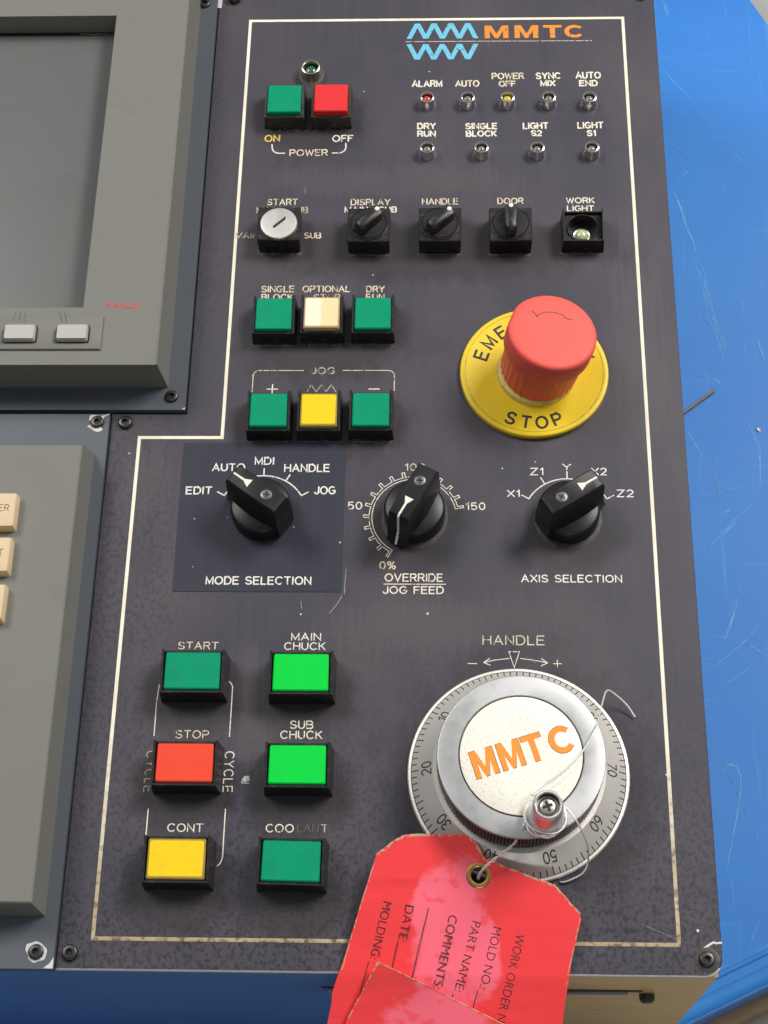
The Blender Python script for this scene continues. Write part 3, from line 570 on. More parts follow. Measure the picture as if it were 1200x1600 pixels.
def pointer_knob(x, y, ang, label, long_line=False):
    def base():
        bm = bmesh.new(); lathe(bm, [(12.0, 0.3), (12.0, 6.6), (11.6, 7.6), (10.8, 8.1), (4, 8.2)], 64); return to_mesh('rotary_switch', bm, KNOB, 40)
    o = put('rotary_switch', shared('kbase', base), PANEL, (x, y, 0), R(ang), label)
    def grip():
        bm = bmesh.new()
        loft(bm, [hexring_bar(1.6, -12.6, 15.0, 4.0, 1.4), hexring_bar(4.5, -12.6, 13.6, 4.3, 1.4), hexring_bar(9, -12.5, 12.6, 4.7, 1.5), hexring_bar(14, -12.3, 12.3, 4.5, .5), hexring_bar(20.5, -11.9, 12.1, 4.25, .3), hexring_bar(21.6, -11.4, 11.8, 3.9, .3), hexring_bar(21.9, -10.8, 11.2, 3.5, .3)])
        return to_mesh('grip', bm, KNOB, 28)
    put('grip', shared('kgrip', grip), o)
    bm = bmesh.new(); z = 21.92
    loft(bm, [[(3.4, 1.9, z), (3.4, -1.9, z), (6.2, -.45, z), (11.3, -.4, z), (11.3, .4, z), (6.2, .45, z)], [(3.45, 1.8, z+.08), (3.45, -1.8, z+.08), (6.2, -.4, z+.08), (11.3, -.35, z+.08), (11.3, .35, z+.08), (6.2, .4, z+.08)]])
    if long_line:
        hexa(bm, [(11.3, -.4), (12.0, -.4), (12.0, .4), (11.3, .4)], [21.7, 21.0, 21.0, 21.7], [(11.3, -.4), (12.35, -.4), (12.35, .4), (11.3, .4)], [21.99, 21.3, 21.3, 21.99])
        hexa(bm, [(12.0, -.4), (12.85, -.4), (12.85, .4), (12.0, .4)], 9, [(12.0, -.4), (12.35, -.4), (12.35, .4), (12.0, .4)], 21.3)
        hexa(bm, [(13.5, -.45), (15.15, -.45), (15.15, .45), (13.5, .45)], 1.8, [(12.0, -.4), (12.85, -.4), (12.85, .4), (12.0, .4)], 9)
    part('pointer_mark', bm, WHITE, o)
    well = bmesh.new(); lathe(well, [(2.75, 21.8), (2.7, 22.0), (2.35, 22.05), (2.25, 21.86)], 28, False, False); part('screw_well', well, DARK, o, (-4.7, 0, 0))
    put('screw', shared('kscrew', lambda: phillips(2.1, .35)), o, (-4.7, 0, 21.9), .5)
    bm = bmesh.new(); rr = random.Random(int(ang)); cc = []
    for i in range(40): t = 2*math.pi*i/40; q = 13.0+1.2*max(0, -math.sin(t+R(ang)))+rr.uniform(-.2, .25); cc.append((q*math.cos(t), q*math.sin(t)))
    loft(bm, [[(a, b, .03) for a, b in cc], [(a*.985, b*.985, .07) for a, b in cc]]); part('base_ring', bm, DUSTY, o)  # thin dark ring round the knob base, wider on the lower side
    return o
pointer_knob(-55.2, -71.8, 144, 'black pointer switch for MODE SELECTION on the newer dark plate')
pointer_knob(4.6, -72.6, 241.5, 'black pointer switch for OVERRIDE JOG FEED pointing down to 0%', True)
pointer_knob(64.4, -72.8, 32, 'black pointer switch for AXIS SELECTION pointing up to X2')

# emergency stop
bm = bmesh.new(); lathe(bm, [(29.9, 0), (30.1, 2.0), (29.7, 2.6), (28.9, 2.85), (28.2, 2.7), (12, 2.7)], 96)
ES = part('emergency_stop', bm, DISC, PANEL, (52.6, -8.9, 0), label='red mushroom emergency stop button on a round yellow disc')
bm = bmesh.new(); lathe(bm, [(16.1, 2.4), (15.95, 4.2), (15.7, 5.3), (14.6, 5.8)], 64); part('collar', bm, COLLAR, ES, (.9, -.6, 0))
tilt = R(9)
def tilted(o): o.rotation_euler = (R(-3.5), tilt, 0); return o
bm = bmesh.new(); n = 128
def scal(r, z): return [((r+.22*math.cos(32*2*math.pi*i/n))*math.cos(2*math.pi*i/n), (r+.22*math.cos(32*2*math.pi*i/n))*math.sin(2*math.pi*i/n), z) for i in range(n)]
loft(bm, [scal(15.4, 4.6), scal(15.7, 13), circle(16.1, 18.5, n), circle(16.3, 23, n)]); tilted(part('stem', bm, STEM, ES, (.9, -.6, 0)))
bm = bmesh.new()
def capring(r, z):
    o = []
    for i in range(n):
        t = 2*math.pi*i/n; x, y = r*math.cos(t), r*math.sin(t); d = x*math.cos(R(160))+y*math.sin(R(160)); lim = r*.965
        if d > lim: x -= (d-lim)*math.cos(R(160)); y -= (d-lim)*math.sin(R(160))
        o.append((x, y, z))
    return o
loft(bm, [capring(16.2, 20.6), capring(17.3, 21.0), capring(17.7, 21.8), capring(17.9, 29.3), capring(17.75, 30.3), capring(17.35, 30.95), capring(16.7, 31.35), capring(15.6, 31.53), capring(8, 31.6), capring(2, 31.65)])
tilted(part('mushroom_cap', bm, ESTOP, ES, (.9, -.6, 0), ang=50))
zc = lambda x, y: 31.60
a_ = [(9.5*math.cos(R(a)), 9.5*math.sin(R(a))-.5) for a in range(60, 132, 6)]
bm = bmesh.new()
for k, p in enumerate(([(a_[0][0]+3.2, a_[0][1]-1.6), (a_[0][0]+.2, a_[0][1]-1.0), a_[0]]+a_[1:]+[(a_[-1][0]-.2, a_[-1][1]-1.2)], [(a_[-1][0]-2.2, a_[-1][1]+1.6), (a_[-1][0]-.2, a_[-1][1]-1.2)])): bead(bm, p, .5, .05, .02+.004*k, zfn=zc)
tilted(part('arrow_mark', bm, paint('arrow_groove', (.22, .03, .025)), ES, (.9, -.6, 0)))
bm = bmesh.new()
def ring_text(s, a_mid, rad, h, step, outward, bm, w=1.05):
    for i, ch in enumerate(s):
        a = a_mid+(i-(len(s)-1)/2)*step; wd, sts = G[ch]; th = R(a-90 if outward else a+90)
        for st in sts:
            pts = []
            for px, py in st:
                lx, ly = (px-wd/2)*h*.92, (py-.5)*h; pts.append((rad*math.cos(R(a))+lx*math.cos(th)-ly*math.sin(th), rad*math.sin(R(a))+lx*math.sin(th)+ly*math.cos(th)))
            bead(bm, pts, w, .06, 2.72+.004*(i % 3))
ring_text('EMERGENCY', 90, 22.6, 5.2, -17.6, True, bm); ring_text('STOP', -91.5, 23.8, 5.0, 15.2, False, bm)
part('lettering', bm, INK, ES, label='black lettering EMERGENCY STOP around the disc', ang=60)
bm = bmesh.new(); cc = circle(28.0, 0, 96); bead(bm, cc+[cc[0]], .22, .03, 2.71); part('ring_line', bm, paint('disc_line', (.36, .25, .02), .5, (.2, .2, 1)), ES)

# handwheel
HC = (43.1, -176.6)
zd = lambda x, y: 8.5+(31-math.hypot(x, y))*(7.0/7.8)*.98 if math.hypot(x, y) < 38.8 else 1.5
bm = bmesh.new(); lathe(bm, [(40.2, 0), (40.2, 1.0), (39.8, 1.55), (39.0, 1.7), (38.8, 1.5), (31, 8.4), (29.0, 8.45), (28.8, 6.5)], 160)
HW = part('handwheel', bm, DIAL, PANEL, (*HC, 0), label='silver graduated handwheel with a crank knob', ang=18)
bm = bmesh.new()
zt = lambda x, y: 1.5+(38.8-math.hypot(x, y))*(6.9/7.8)
A0 = 107.9
for k in range(100):
    a = R(A0+3.6*k); r1 = 36.2 if k % 5 == 0 else 36.9; bead(bm, [(38.5*math.cos(a), 38.5*math.sin(a)), (37.5*math.cos(a), 37.5*math.sin(a)), (r1*math.cos(a), r1*math.sin(a))], .40, .03, .03, zfn=zt)
cc = circle(38.7, 0, 160); bead(bm, cc+[cc[0]], .18, .02, .02, zfn=zt); part('graduation', bm, INK_THIN, HW, label='black graduation ticks around the dial', ang=60)
for k in range(10):
    a = A0+36*k; s = '%d' % (10*k); bm = bmesh.new(); out_, tot = layout(s, .24); th = R(a-90)
    for gx, sts in out_:
        for st in sts:
            pts = []
            for px, py in st:
                lx, ly = (gx+px-tot/2)*3.1, (py-.5)*3.3; pts.append((33.3*math.cos(R(a))+lx*math.cos(th)-ly*math.sin(th), 33.3*math.sin(R(a))+lx*math.sin(th)+ly*math.cos(th)))
            bead(bm, pts, .46, .03, .04, zfn=zt)
    part('numeral', bm, INK_THIN, HW, label='numeral %s on the dial' % s, ang=60)
bm = bmesh.new(); nt = 150; n = nt*4
def kn(ro, ri, z): return [((ro if (i % 4) in (0, 1) else ri)*math.cos(2*math.pi*(i+(.0 if i % 2 else .35))/n), (ro if (i % 4) in (0, 1) else ri)*math.sin(2*math.pi*(i+(.0 if i % 2 else .35))/n), z) for i in range(n)]
loft(bm, [circle(28.3, 8.0, n), circle(28.5, 8.9, n), kn(29.5, 28.2, 9.4), kn(29.5, 28.2, 21.4), circle(28.6, 21.9, n)], True, True)
for f in bm.faces:
    if all(math.hypot(v.co.x, v.co.y) < 28.4 for v in f.verts) and abs(f.calc_center_median().z-15) < 4: f.material_index = 1
part('knurled_rim', bm, (KNURL, DARK), HW, ang=30)
bm = bmesh.new(); lathe(bm, [(28.6, 21.7), (29.5, 21.75), (29.55, 22.7), (29.3, 23.0), (28.9, 23.1), (22.2, 23.1), (21.95, 22.9), (21.9, 21.5)], 128, True, False); part('wheel_face', bm, ALU2, HW, ang=30)
bm = bmesh.new(); lathe(bm, [(21.9, 21.6), (21.4, 22.6)], 96, True, True); part('seam', bm, paint('grimy_seam', (.09, .075, .055)), HW)
bm = bmesh.new(); lathe(bm, [(21.45, 22.3), (21.45, 23.1), (21.2, 23.25), (10, 23.27)], 96)
np_ = part('nameplate', bm, NAMEPLATE, HW, label='round cream nameplate with orange letters')
rot = R(17.5)
for s_, x0, x1 in (('M', -18.6, -10.2), ('M', -8.8, -.5), ('T', .2, 7.4), ('C', 9.6, 18.2)):
    bm = bold_letter(s_, x0, x1, -5.0, 5.0, 23.36); bm2 = bold_letter(s_, x0, x1, -5.0, 5.0, 23.32, .16)
    part('lettering', bm, ORANGE_FILL, HW, (0.8, 1.5, 0), rot, 'orange letter %s on the nameplate' % s_); part('letter_outline', bm2, INK_THIN, HW, (.8, 1.5, 0), rot)
bm = bmesh.new(); lathe(bm, [(6.6, 23.0), (6.5, 23.9), (6.15, 24.2), (5.95, 30), (5.4, 39.0), (5.1, 41.0), (4.7, 41.5), (4.2, 41.5), (3.85, 41.0), (3.75, 38.2), (.6, 38.0)], 48)
CK = (7.7, -22.6); part('crank_knob', bm, ALU, HW, (*CK, 0))
bm = bmesh.new(); lathe(bm, [(3.8, 38.05), (3.8, 40.9), (3.74, 40.9), (3.7, 38.1)], 40, False, False); part('crank_bore', bm, DARK, HW, (*CK, 0))
put('crank_screw', phillips(3.0, 1.1, (metal('zinc_screw', (.72, .68, .58), .3), DARK)), HW, (*CK, 38.4), .35)

# ------------------------------------------------------------------ engraved words and marks on the panel
T = lettering
T('ON', -63.4, -56.4, 110.0, 4.0, YELLOW_INK, .7); T('OFF', -33.4, -23.9, 109.8, 3.9, CREAM, .65); T('POWER', -52.0, -35.0, 102.2, 3.7, WORN, .6)
lines('bracket_line', [[(-59.9, 108.6)]+rc(-56.6, 106.9, 3.1, 180, 270)[0:]+[(-54, 103.8)], [(-33.1, 103.8), (-30.6, 103.8)]+rc(-30.3, 106.9, 3.1, -90, 0)+[(-27.3, 109)]], .6, CREAM, PANEL)
for a in (('ALARM', 1.4, 15.2, 140.2, 3.9, CREAM), ('AUTO', 20.8, 31.8, 140.1, 3.9, WORN), ('POWER', 37.2, 51.9, 144.3, 3.8, WORN), ('OFF', 40.3, 48.1, 140, 3.6, WORN), ('SYNC', 56.9, 68.2, 144.2, 3.9, CREAM), ('MIX', 58.9, 65.8, 140.1, 3.6, CREAM),
          ('AUTO', 74.7, 86.2, 144.3, 4.0, CREAM), ('END', 76.2, 84.6, 140, 3.6, CREAM), ('DRY', 4.0, 12.4, 116.5, 3.6, CREAM), ('RUN', 4.1, 12.4, 112.3, 3.5, CREAM), ('SINGLE', 25.2, 39.5, 116.3, 3.6, CREAM), ('BLOCK', 25.5, 39.2, 112.2, 3.5, CREAM),
          ('LIGHT', 50.6, 62.0, 116.2, 3.8, CREAM), ('S2', 54, 59.1, 112.3, 3.5, CREAM), ('LIGHT', 74.6, 86.2, 116.3, 3.8, CREAM), ('S1', 78.5, 82.7, 112.1, 3.5, CREAM)):
    T(*a, w=.72)
for a in (('START', -60.6, -47.2, 75.8, 3.5, WORN), ('MAIN', -65.1, -54.5, 71.7, 3.3, RUBBED), ('SUB', -50.2, -42.5, 71.7, 3.3, RUBBED), ('MAIN', -73.3, -63.2, 58.5, 3.2, RUBBED), ('SUB', -43.9, -36.4, 58.4, 3.2, WORN), ('DISPLAY', -24.4, -7.1, 75.6, 3.4, WORN),
          ('MAIN', -26.9, -16.8, 71.8, 3.2, CREAM), ('SUB', -12.2, -4.2, 71.8, 3.2, CREAM), ('HANDLE', 6.4, 22.2, 75.8, 3.4, WORN), ('DOOR', 38.9, 50.2, 75.9, 3.4, WORN), ('WORK', 68.4, 80.7, 76.1, 3.2, CREAM), ('LIGHT', 68.6, 80.3, 71.9, 3.2, CREAM),
          ('SINGLE', -60.9, -46.8, 31.1, 3.4, WORN), ('BLOCK', -60.7, -47.2, 27.1, 3.3, WORN), ('OPTIONAL', -43.5, -23.3, 31.1, 3.4, WORN), ('STOP', -38.7, -27.4, 27.0, 3.3, RUBBED), ('DRY', -16.7, -8.8, 31.0, 3.3, WORN), ('RUN', -16.7, -8.8, 27.1, 3.3, WORN),
          ('JOG', -38.7, -28.4, -8.7, 3.4, RUBBED)):
    T(*a, w=.56)
lines('bracket_line', [[(-62.1, -17), (-62.1, -9.4)]+rc(-59.6, -9.4, 2.5, 180, 90)+[(-54, -6.9), (-41.5, -6.9)], [(-25.3, -6.9), (-6.9, -6.9)]+rc(-6.7, -9.4, 2.5, 90, 0)+[(-4.2, -16.5)]], .42, WORN, PANEL, 'JOG bracket line')
lines('plus_sign', [[(-56.1, -15.7), (-51.7, -15.7)], [(-53.9, -13.5), (-53.9, -17.9)]], .5, CREAM, PANEL); lines('minus_sign', [[(-14.6, -15.7), (-10.3, -15.7)]], .55, CREAM, PANEL)
lines('zigzag_mark', [[(-39.6, -17), (-38.1, -13.6), (-35.9, -17), (-33.9, -13.6), (-31.9, -17), (-29.9, -13.6), (-27.9, -17)]], .38, RUBBED, PANEL, 'faint zigzag rapid mark')
# mode selector scale
z_ = .24
def Tm(*a, **k):
    o = T(*a, **k); o.location.z = .22*K; return o
for a in (('EDIT', -86.1, -75.5, -63.8, 3.6), ('AUTO', -76.3, -63.0, -53.5, 3.6), ('MDI', -59.4, -51.5, -50.6, 3.6), ('HANDLE', -47.5, -29.2, -53.8, 3.7), ('JOG', -35.2, -26.6, -63.7, 3.7), ('MODE SELECTION', -75.7, -34.8, -102.5, 3.6)): Tm(*a, WHITE, .58)
def scale_marks(cx, cy, r, a0, a1, step, w, mat, lift=0):
    ar = [(cx+r*math.cos(R(a0+(a1-a0)*i/24)), cy+r*math.sin(R(a0+(a1-a0)*i/24))) for i in range(25)]; ps = [ar]
    a = a0
    while a <= a1+.1: ps.append([(cx+r*math.cos(R(a)), cy+r*math.sin(R(a))), (cx+(r+3.2)*math.cos(R(a)), cy+(r+3.2)*math.sin(R(a)))]); a += step
    o = lines('scale_mark', ps, w, mat, PANEL); o.location.z = lift*K
scale_marks(-55.4, -73, 17.6, 30, 150, 30, .55, WHITE, .22); scale_marks(64.6, -74.1, 17.6, 30, 150, 30, .5, WHITE)
for a in (('X1', 40.8, 45.9, -64.6, 3.2), ('Z1', 50, 55.4, -55, 3.4), ('Y', 62.8, 66.4, -52.8, 3.0), ('X2', 74.1, 80.3, -55, 3.4), ('Z2', 83.7, 90.4, -64.6, 3.4), ('AXIS SELECTION', 45.6, 84.2, -101, 3.3)): T(*a, WHITE, .5)
for a in (('50', -21.8, -16, -70.2, 3.5, CREAM), ('100', .5, 8.6, -53.1, 3.4, WORN), ('150', 24.6, 32.3, -70.3, 3.4, CREAM), ('0%', -8.8, -2.4, -95.8, 3.5, WORN), ('OVERRIDE', -6.7, 15.8, -100.9, 3.5, CREAM), ('JOG FEED', -7.4, 16.1, -106, 3.3, CREAM)): T(*a, w=.5)
lines('rule_line', [[(-7, -101.9), (16.7, -101.9)]], .4, CREAM, PANEL)
cx, cy = 4.4, -73.3; ps = []
ang = [240-15.2*i for i in range(16)]
inner = [(cx+16.5*math.cos(R(a)), cy+16.5*math.sin(R(a))) for a in [240-228*i/60 for i in range(61)]]; ps.append(inner)
op = []
for i, a in enumerate(ang):
    r0, r1 = 17.6, 19.8; d = 1.6 if 0 < i < 15 else 1.2
    l_ = [(r0, a+d), (r1, a+d), (r1, a-d), (r0, a-d)]
    if i == 0: l_ = [(16.5, a), (r1, a), (r1, a-2.6), (r0, a-2.6)]
    if i == 15: l_ = [(r0, a+2.6), (r1, a+2.6), (r1, a), (16.5, a)]
    op += [(cx+r*math.cos(R(t)), cy+r*math.sin(R(t))) for r, t in l_]
    if i < 15: op += [(cx+17.6*math.cos(R(t)), cy+17.6*math.sin(R(t))) for t in (a-5, a-7.6, a-10.2)]
ps.append(op); lines('scale_mark', ps, .36, CREAM, PANEL, 'stepped double-line scale from 0% to 150')
# lower labels
for a in (('START', -84.5, -69, -129.1, 3.2, WORN), ('MAIN', -41.7, -30.3, -125.3, 3.2, CREAM), ('CHUCK', -44.2, -28.5, -129.1, 3.2, CREAM), ('STOP', -82.9, -70.4, -164.1, 3.3, WORN), ('SUB', -40.7, -32, -160.1, 3.3, CREAM), ('CHUCK', -44.1, -28.5, -164, 3.3, CREAM),
          ('CONT', -83.3, -70.2, -199, 3.2, CREAM), ('COO', -47.8, -37.6, -198.9, 3.2, CREAM), ('LAN', -36.6, -28.6, -198.8, 3.1, GREY_GROOVE), ('T', -28, -25.2, -198.8, 3.1, RUBBED), ('HANDLE', 30.6, 54, -126.7, 4.0, WORN)): T(*a, w=.46)
lines('handle_arrow', [[(25.1, -134.1), (28.4, -134.1)], [(31.2, -133.6), (35, -132.7), (40.6, -132.0)], [(33.2, -132.0), (31.0, -133.7), (33.4, -134.7)], [(44.8, -132.0), (49, -132.5), (54.6, -133.6)], [(52.6, -132.0), (54.8, -133.7), (52.4, -134.9)],
      [(40.5, -129.3), (44.4, -129.3), (42.4, -135.6), (40.5, -129.3)], [(57, -134), (60, -134)], [(58.5, -132.5), (58.5, -135.5)]], .36, CREAM, PANEL, 'minus and plus arrows with a triangle above the handwheel')
lines('bracket_line', [[(-90.3, -143.2), (-90.8, -150), (-90.8, -163)], [(-65, -141.4), (-63.8, -142), (-62.8, -143.6), (-62.8, -163.2)], [(-90.7, -190.6), (-90.8, -208), (-90.2, -210.2)], [(-62.7, -190.4), (-62.7, -208), (-63.4, -210.2), (-64.4, -211)]], .42, CREAM, PANEL, 'cycle bracket lines')
def vertical(s, x, y0, y1, h, mat):
    bm = bmesh.new(); out_, tot = layout(s, .34); k = (y0-y1)/tot
    for gx, sts in out_:
        for st in sts: bead(bm, [(x+py*h, y0-(gx+px)*k) for px, py in st], .44, .1, .02)
    part('lettering', bm, mat, PANEL, label='lettering reading CYCLE turned sideways', ang=60)
vertical('CYCLE', -92.9, -169.0, -184.2, 3.3, RUBBED); vertical('CYCLE', -64.0, -169.0, -184.0, 3.3, CREAM)
# maker's emblem and name
xs = [-.5+.5, 3.75, 7.6, 11.3, 15.2, 19.0, 22.9, 26.7, 30.4]
up = [(x, 168.2 if i % 2 == 0 else 177.2) for i, x in enumerate(xs)]; dn = [(x, 165.0 if i % 2 == 0 else 156.0) for i, x in enumerate(xs)]
bm = bmesh.new()
for k, p in enumerate((up, dn)):
    for i in range(len(p)-1):
        (x0, y0), (x1, y1) = p[i], p[i+1]; hw = 1.15; zz = .05+.012*(i % 2)
        vs = [bm.verts.new(q) for q in ((x0-hw, y0, zz), (x0+hw, y0, zz), (x1+hw, y1, zz), (x1-hw, y1, zz))]; bm.faces.new(vs if y1 > y0 else vs)
part('emblem', bm, BLUE_INK, PANEL, label='light blue double zigzag emblem')
lines('rule_line', [[(-1.5, 166.5), (35, 166.5)], [(35, 166.5), (47, 166.4)], [(47, 166.4), (82.9, 166.3)]], .4, WORN, PANEL)
for s_, x0, x1 in (('M', 34.4, 45.2), ('M', 48.0, 58.8), ('T', 61.0, 69.4), ('C', 70.6, 79.4)):
    part('lettering', bold_letter(s_, x0, x1, 168.2, 175.6, .06), ORANGE_INK, PANEL, label='orange letter %s beside the emblem' % s_)
# nicks, specks and scratches in the plate
rr = random.Random(11); FAINT = paint('faint_scratch', (.26, .24, .24), .4, (.8, .8, 1))
for x, y, r in ((-81.8, -74.4, .45), (-24.3, -84.5, .5), (39.2, -51.9, .35), (96.7, -176.5, .55), (-13.9, 39.7, .4), (-38.4, -114.5, .4), (9.9, -114.1, .5), (-68.8, -73.8, .35), (-42.6, -77.9, .35), (-81, -95, .3), (-110, -45.3, .4), (52.3, -49, .3), (9.2, 149, .3), (-20, 138, .3), (104.2, -232, .6)):
    p = [(x+r*rr.uniform(.7, 1.2)*math.cos(2*math.pi*i/7), y+r*rr.uniform(.7, 1.2)*math.sin(2*math.pi*i/7)) for i in range(7)]
    bm = bmesh.new(); loft(bm, [[(a, b, .03) for a, b in p], [(x+(a-x)*.7, y+(b-y)*.7, .10+.22*(-88 < x < -23 and -105 < y < -41)) for a, b in p]]); part('nick', bm, BARE, PANEL, ang=60)
for w, p in ((.35, [(-21.6, -95), (-21.9, -101), (-22, -106)]), (.4, [(-22.8, -106.5), (-24.5, -110), (-27.5, -114)]), (.3, [(-38.5, -109), (-38.2, -112.2)]), (.25, [(85, -230), (92, -233), (98.5, -236)]), (.3, [(48.7, -132.2), (50.2, -133.6)]), (.3, [(-84.5, -46), (-84, -48)]), (.3, [(-44.5, 85), (-44, 82)])):
    bm = bmesh.new(); bead(bm, [(q.x, q.y) for q in smooth_path([(a, b, 0) for a, b in p], 4)], w, .06, .02); part('scratch', bm, FAINT, PANEL, ang=60)
bm = bmesh.new()
for i in range(7):
    p = [(-55.9+rr.uniform(-1.6, 1.6), -179.4+rr.uniform(-1.5, 1.5)) for _ in range(3)]; bead(bm, p, .35, .06, .02+.01*i)
part('scuff_mark', bm, BARE, PANEL, label='small pale scuff right of the STOP button', ang=60)
bm = bmesh.new(); bead(bm, [(103.2, -240.4), (104.4, -238.9), (105.8, -238.0), (109.2, -235.9), (110.2, -236.2), (112.0, -236.0)], .75, .06, .02); bead(bm, [(103.4, -243.2), (102.9, -241.8), (103.1, -240.8)], .6, .06, .025); part('paint_chip', bm, BARE, PANEL, label='white chip line beside the lower right screw', ang=60)
# dirt under the buttons, widened so its dark colour paints their contact shadow
SHADE_GRIME = paint('shade_grime', (.026, .022, .021), .45, (.5, .5, 1))
bm = bmesh.new(); dust = bmesh.new()
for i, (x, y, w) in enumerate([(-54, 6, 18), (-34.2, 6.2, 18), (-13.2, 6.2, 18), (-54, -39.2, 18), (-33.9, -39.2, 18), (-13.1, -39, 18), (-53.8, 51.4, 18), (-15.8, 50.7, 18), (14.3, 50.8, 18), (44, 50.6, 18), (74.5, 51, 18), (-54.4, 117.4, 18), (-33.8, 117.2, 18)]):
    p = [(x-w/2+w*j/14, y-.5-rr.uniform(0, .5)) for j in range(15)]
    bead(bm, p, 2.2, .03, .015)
    if i not in (11, 12): bead(dust, [(x-w/2*.9+w*.9*j/12, y-.75-rr.uniform(0, .25)) for j in range(13)], .3, .06, .03)
part('shade_grime', bm, SHADE_GRIME, PANEL, ang=60); part('dust_line', dust, paint('pale_dust', (.24, .21, .17), .55, (.6, .6, 1)), PANEL, ang=60)

# ------------------------------------------------------------------ display unit (upper left)
DU = empty('display_unit', (-150, 90, 2), 'grey moulded display unit with a recessed blank screen at the upper left', 'display')
def D(x, y, z): return (x+150, y-90, z-2)
bm = bmesh.new(); box(bm, -230+150, -88.7+150, -26.4-90, YT-90, -4.5, 0, .5); part('flange', bm, FLANGE, DU)
bm = bmesh.new()
def rect(x0, x1, y0, y1, z): return [D(x0, y0, z), D(x1, y0, z), D(x1, y1, z), D(x0, y1, z)]
loft(bm, [rect(-228, -96.3, -15.9, 250, 2.0), rect(-226, -97.9, -16.6, 248, 21.4), rect(-225, -98.5, -17.2, 247, 22), rect(-215, -129.6, 9.6, 163.2, 22), rect(-215, -130.0, 10.0, 163.0, 21.4), rect(-215, -130.4, 10.4, 163.0, 9.5)], False, False)
part('bezel', bm, GREY, DU, ang=20)
bm = bmesh.new(); box(bm, -216+150, -129.5+150, 9-90, 160.9-90, 8.0, 9.8, .2); part('screen', bm, SCREEN, DU)
bm = bmesh.new(); box(bm, -216+150, -129.5+150, 160.95-90, 162.95-90, 7.5, 9.6); part('screen_gap', bm, DARK, DU)
bm = bmesh.new()
p = [(-148+j*1.1, 161.9+rr.uniform(-.25, .25)) for j in range(15)]; bead(bm, [D(a, b, 0)[:2] for a, b in p], .5, .2, 9.62); part('torn_gasket', bm, paint('gasket', (.30, .25, .18), .5), DU, ang=60)
bm = bmesh.new(); loft(bm, [rect(-215.0, -120.7, -10.7, 5.0, 21.9), rect(-215, -120.9, -10.4, 4.8, 22.9), rect(-214.8, -121.2, -10.1, 4.5, 23.1)]); part('key_strip', bm, GREY, DU)
def soft_key():
    bm = bmesh.new(); loft(bm, [rrect(12.4, 7.2, .8, 0), rrect(12.3, 7.0, .8, 1.7), rrect(11.7, 6.3, .7, 2.4), rrect(9, 4.6, .6, 2.45)]); return to_mesh('soft_key', bm, KEYGREY, 35)
def key_well():
    bm = bmesh.new(); loft(bm, [rrect(13.6, 8.4, 1.0, 0), rrect(13.4, 8.2, 1.0, .12)]); return to_mesh('key_well', bm, DARK, 35)
for x in (-153.4, -132.3):
    k = put('soft_key', shared('skey', soft_key), DU, D(x, -3.8, 23.1)); put('key_well', shared('kwell', key_well), k)
bm = bmesh.new()
for xa, dx in ((-157.2, .35), (-154.9, .35), (-152.9, .35), (-138.9, 1.6), (-137.0, 1.6)):
    bead(bm, [D(xa, 7.0, 0)[:2], D(xa+dx*.5, 5.15, 0)[:2]], .5, .05, 20.02); bead(bm, [D(xa+dx*.55, 4.4, 0)[:2], D(xa+dx, 2.2, 0)[:2]], .5, .05, 21.12)
part('key_mark', bm, paint('faint_mark', (.10, .095, .085), .4), DU, ang=60)
bm = bmesh.new()
for st in strokes('FANUC', -120.0, -106.6, 9.2, 2.3): bead(bm, [D(a, b, 0)[:2] for a, b in st], .62, .04, 20.02)
part('lettering', bm, paint('red_print', (.55, .06, .05), .3, (1, 1, 1)), DU, label='small worn red lettering', ang=60)
for x, y in ((-94.5, -20.4), (-94.6, 188.3)): put('socket_screw', shared(('scr', 2.7, 1.2), lambda: socket_screw(2.7, 1.2)), DU, D(x, y, 2), .3)
bm = bmesh.new(); hexa(bm, [D(a, b, 0)[:2] for a, b in ((-90.2, -26.3), (-88.75, -26.3), (-88.75, -25.2), (-89.3, -25.8))], -.1, [D(a, b, 0)[:2] for a, b in ((-90.2, -26.3), (-88.75, -26.3), (-88.75, -25.2), (-89.3, -25.8))], .06); part('paint_chip', bm, BARE, DU)
bm = bmesh.new(); box(bm, -88.9, -86.9, 187.5, 262, .02, .12); put('tape_strip', to_mesh('tape_strip', bm, BARE), PANEL, label='narrow white strip at the top edge beside the display')

# ------------------------------------------------------------------ keyboard unit (lower left)
KU = empty('keyboard_unit', (-150, -140, 2), 'grey keyboard unit with tan keys at the lower left', 'keyboard')
def Q(x, y, z): return (x+150, y+140, z-2)
bm = bmesh.new(); box(bm, -80, -119.0+150, -247.9+140, -28.4+140, -4.5, 0, .4); part('flange', bm, FLANGE, KU)
def rectk(x0, x1, y0, y1, z): return [Q(x0, y0, z), Q(x1, y0, z), Q(x1, y1, z), Q(x0, y1, z)]
bm = bmesh.new(); loft(bm, [rectk(-228, -123.6, -229.8, -46.5, 2.0), rectk(-227, -125.0, -228.6, -50.6, 17.0), rectk(-226, -125.5, -228.1, -51.2, 17.5)], False, True); part('body', bm, GREY, KU, ang=20)
def tan_key():
    bm = bmesh.new(); loft(bm, [rrect(14.6, 14.6, .7, 0), rrect(14.5, 14.5, .7, 3.0), rrect(13.6, 13.6, .7, 4.4), rrect(12, 12, .6, 4.5)]); return to_mesh('key', bm, TAN, 35)
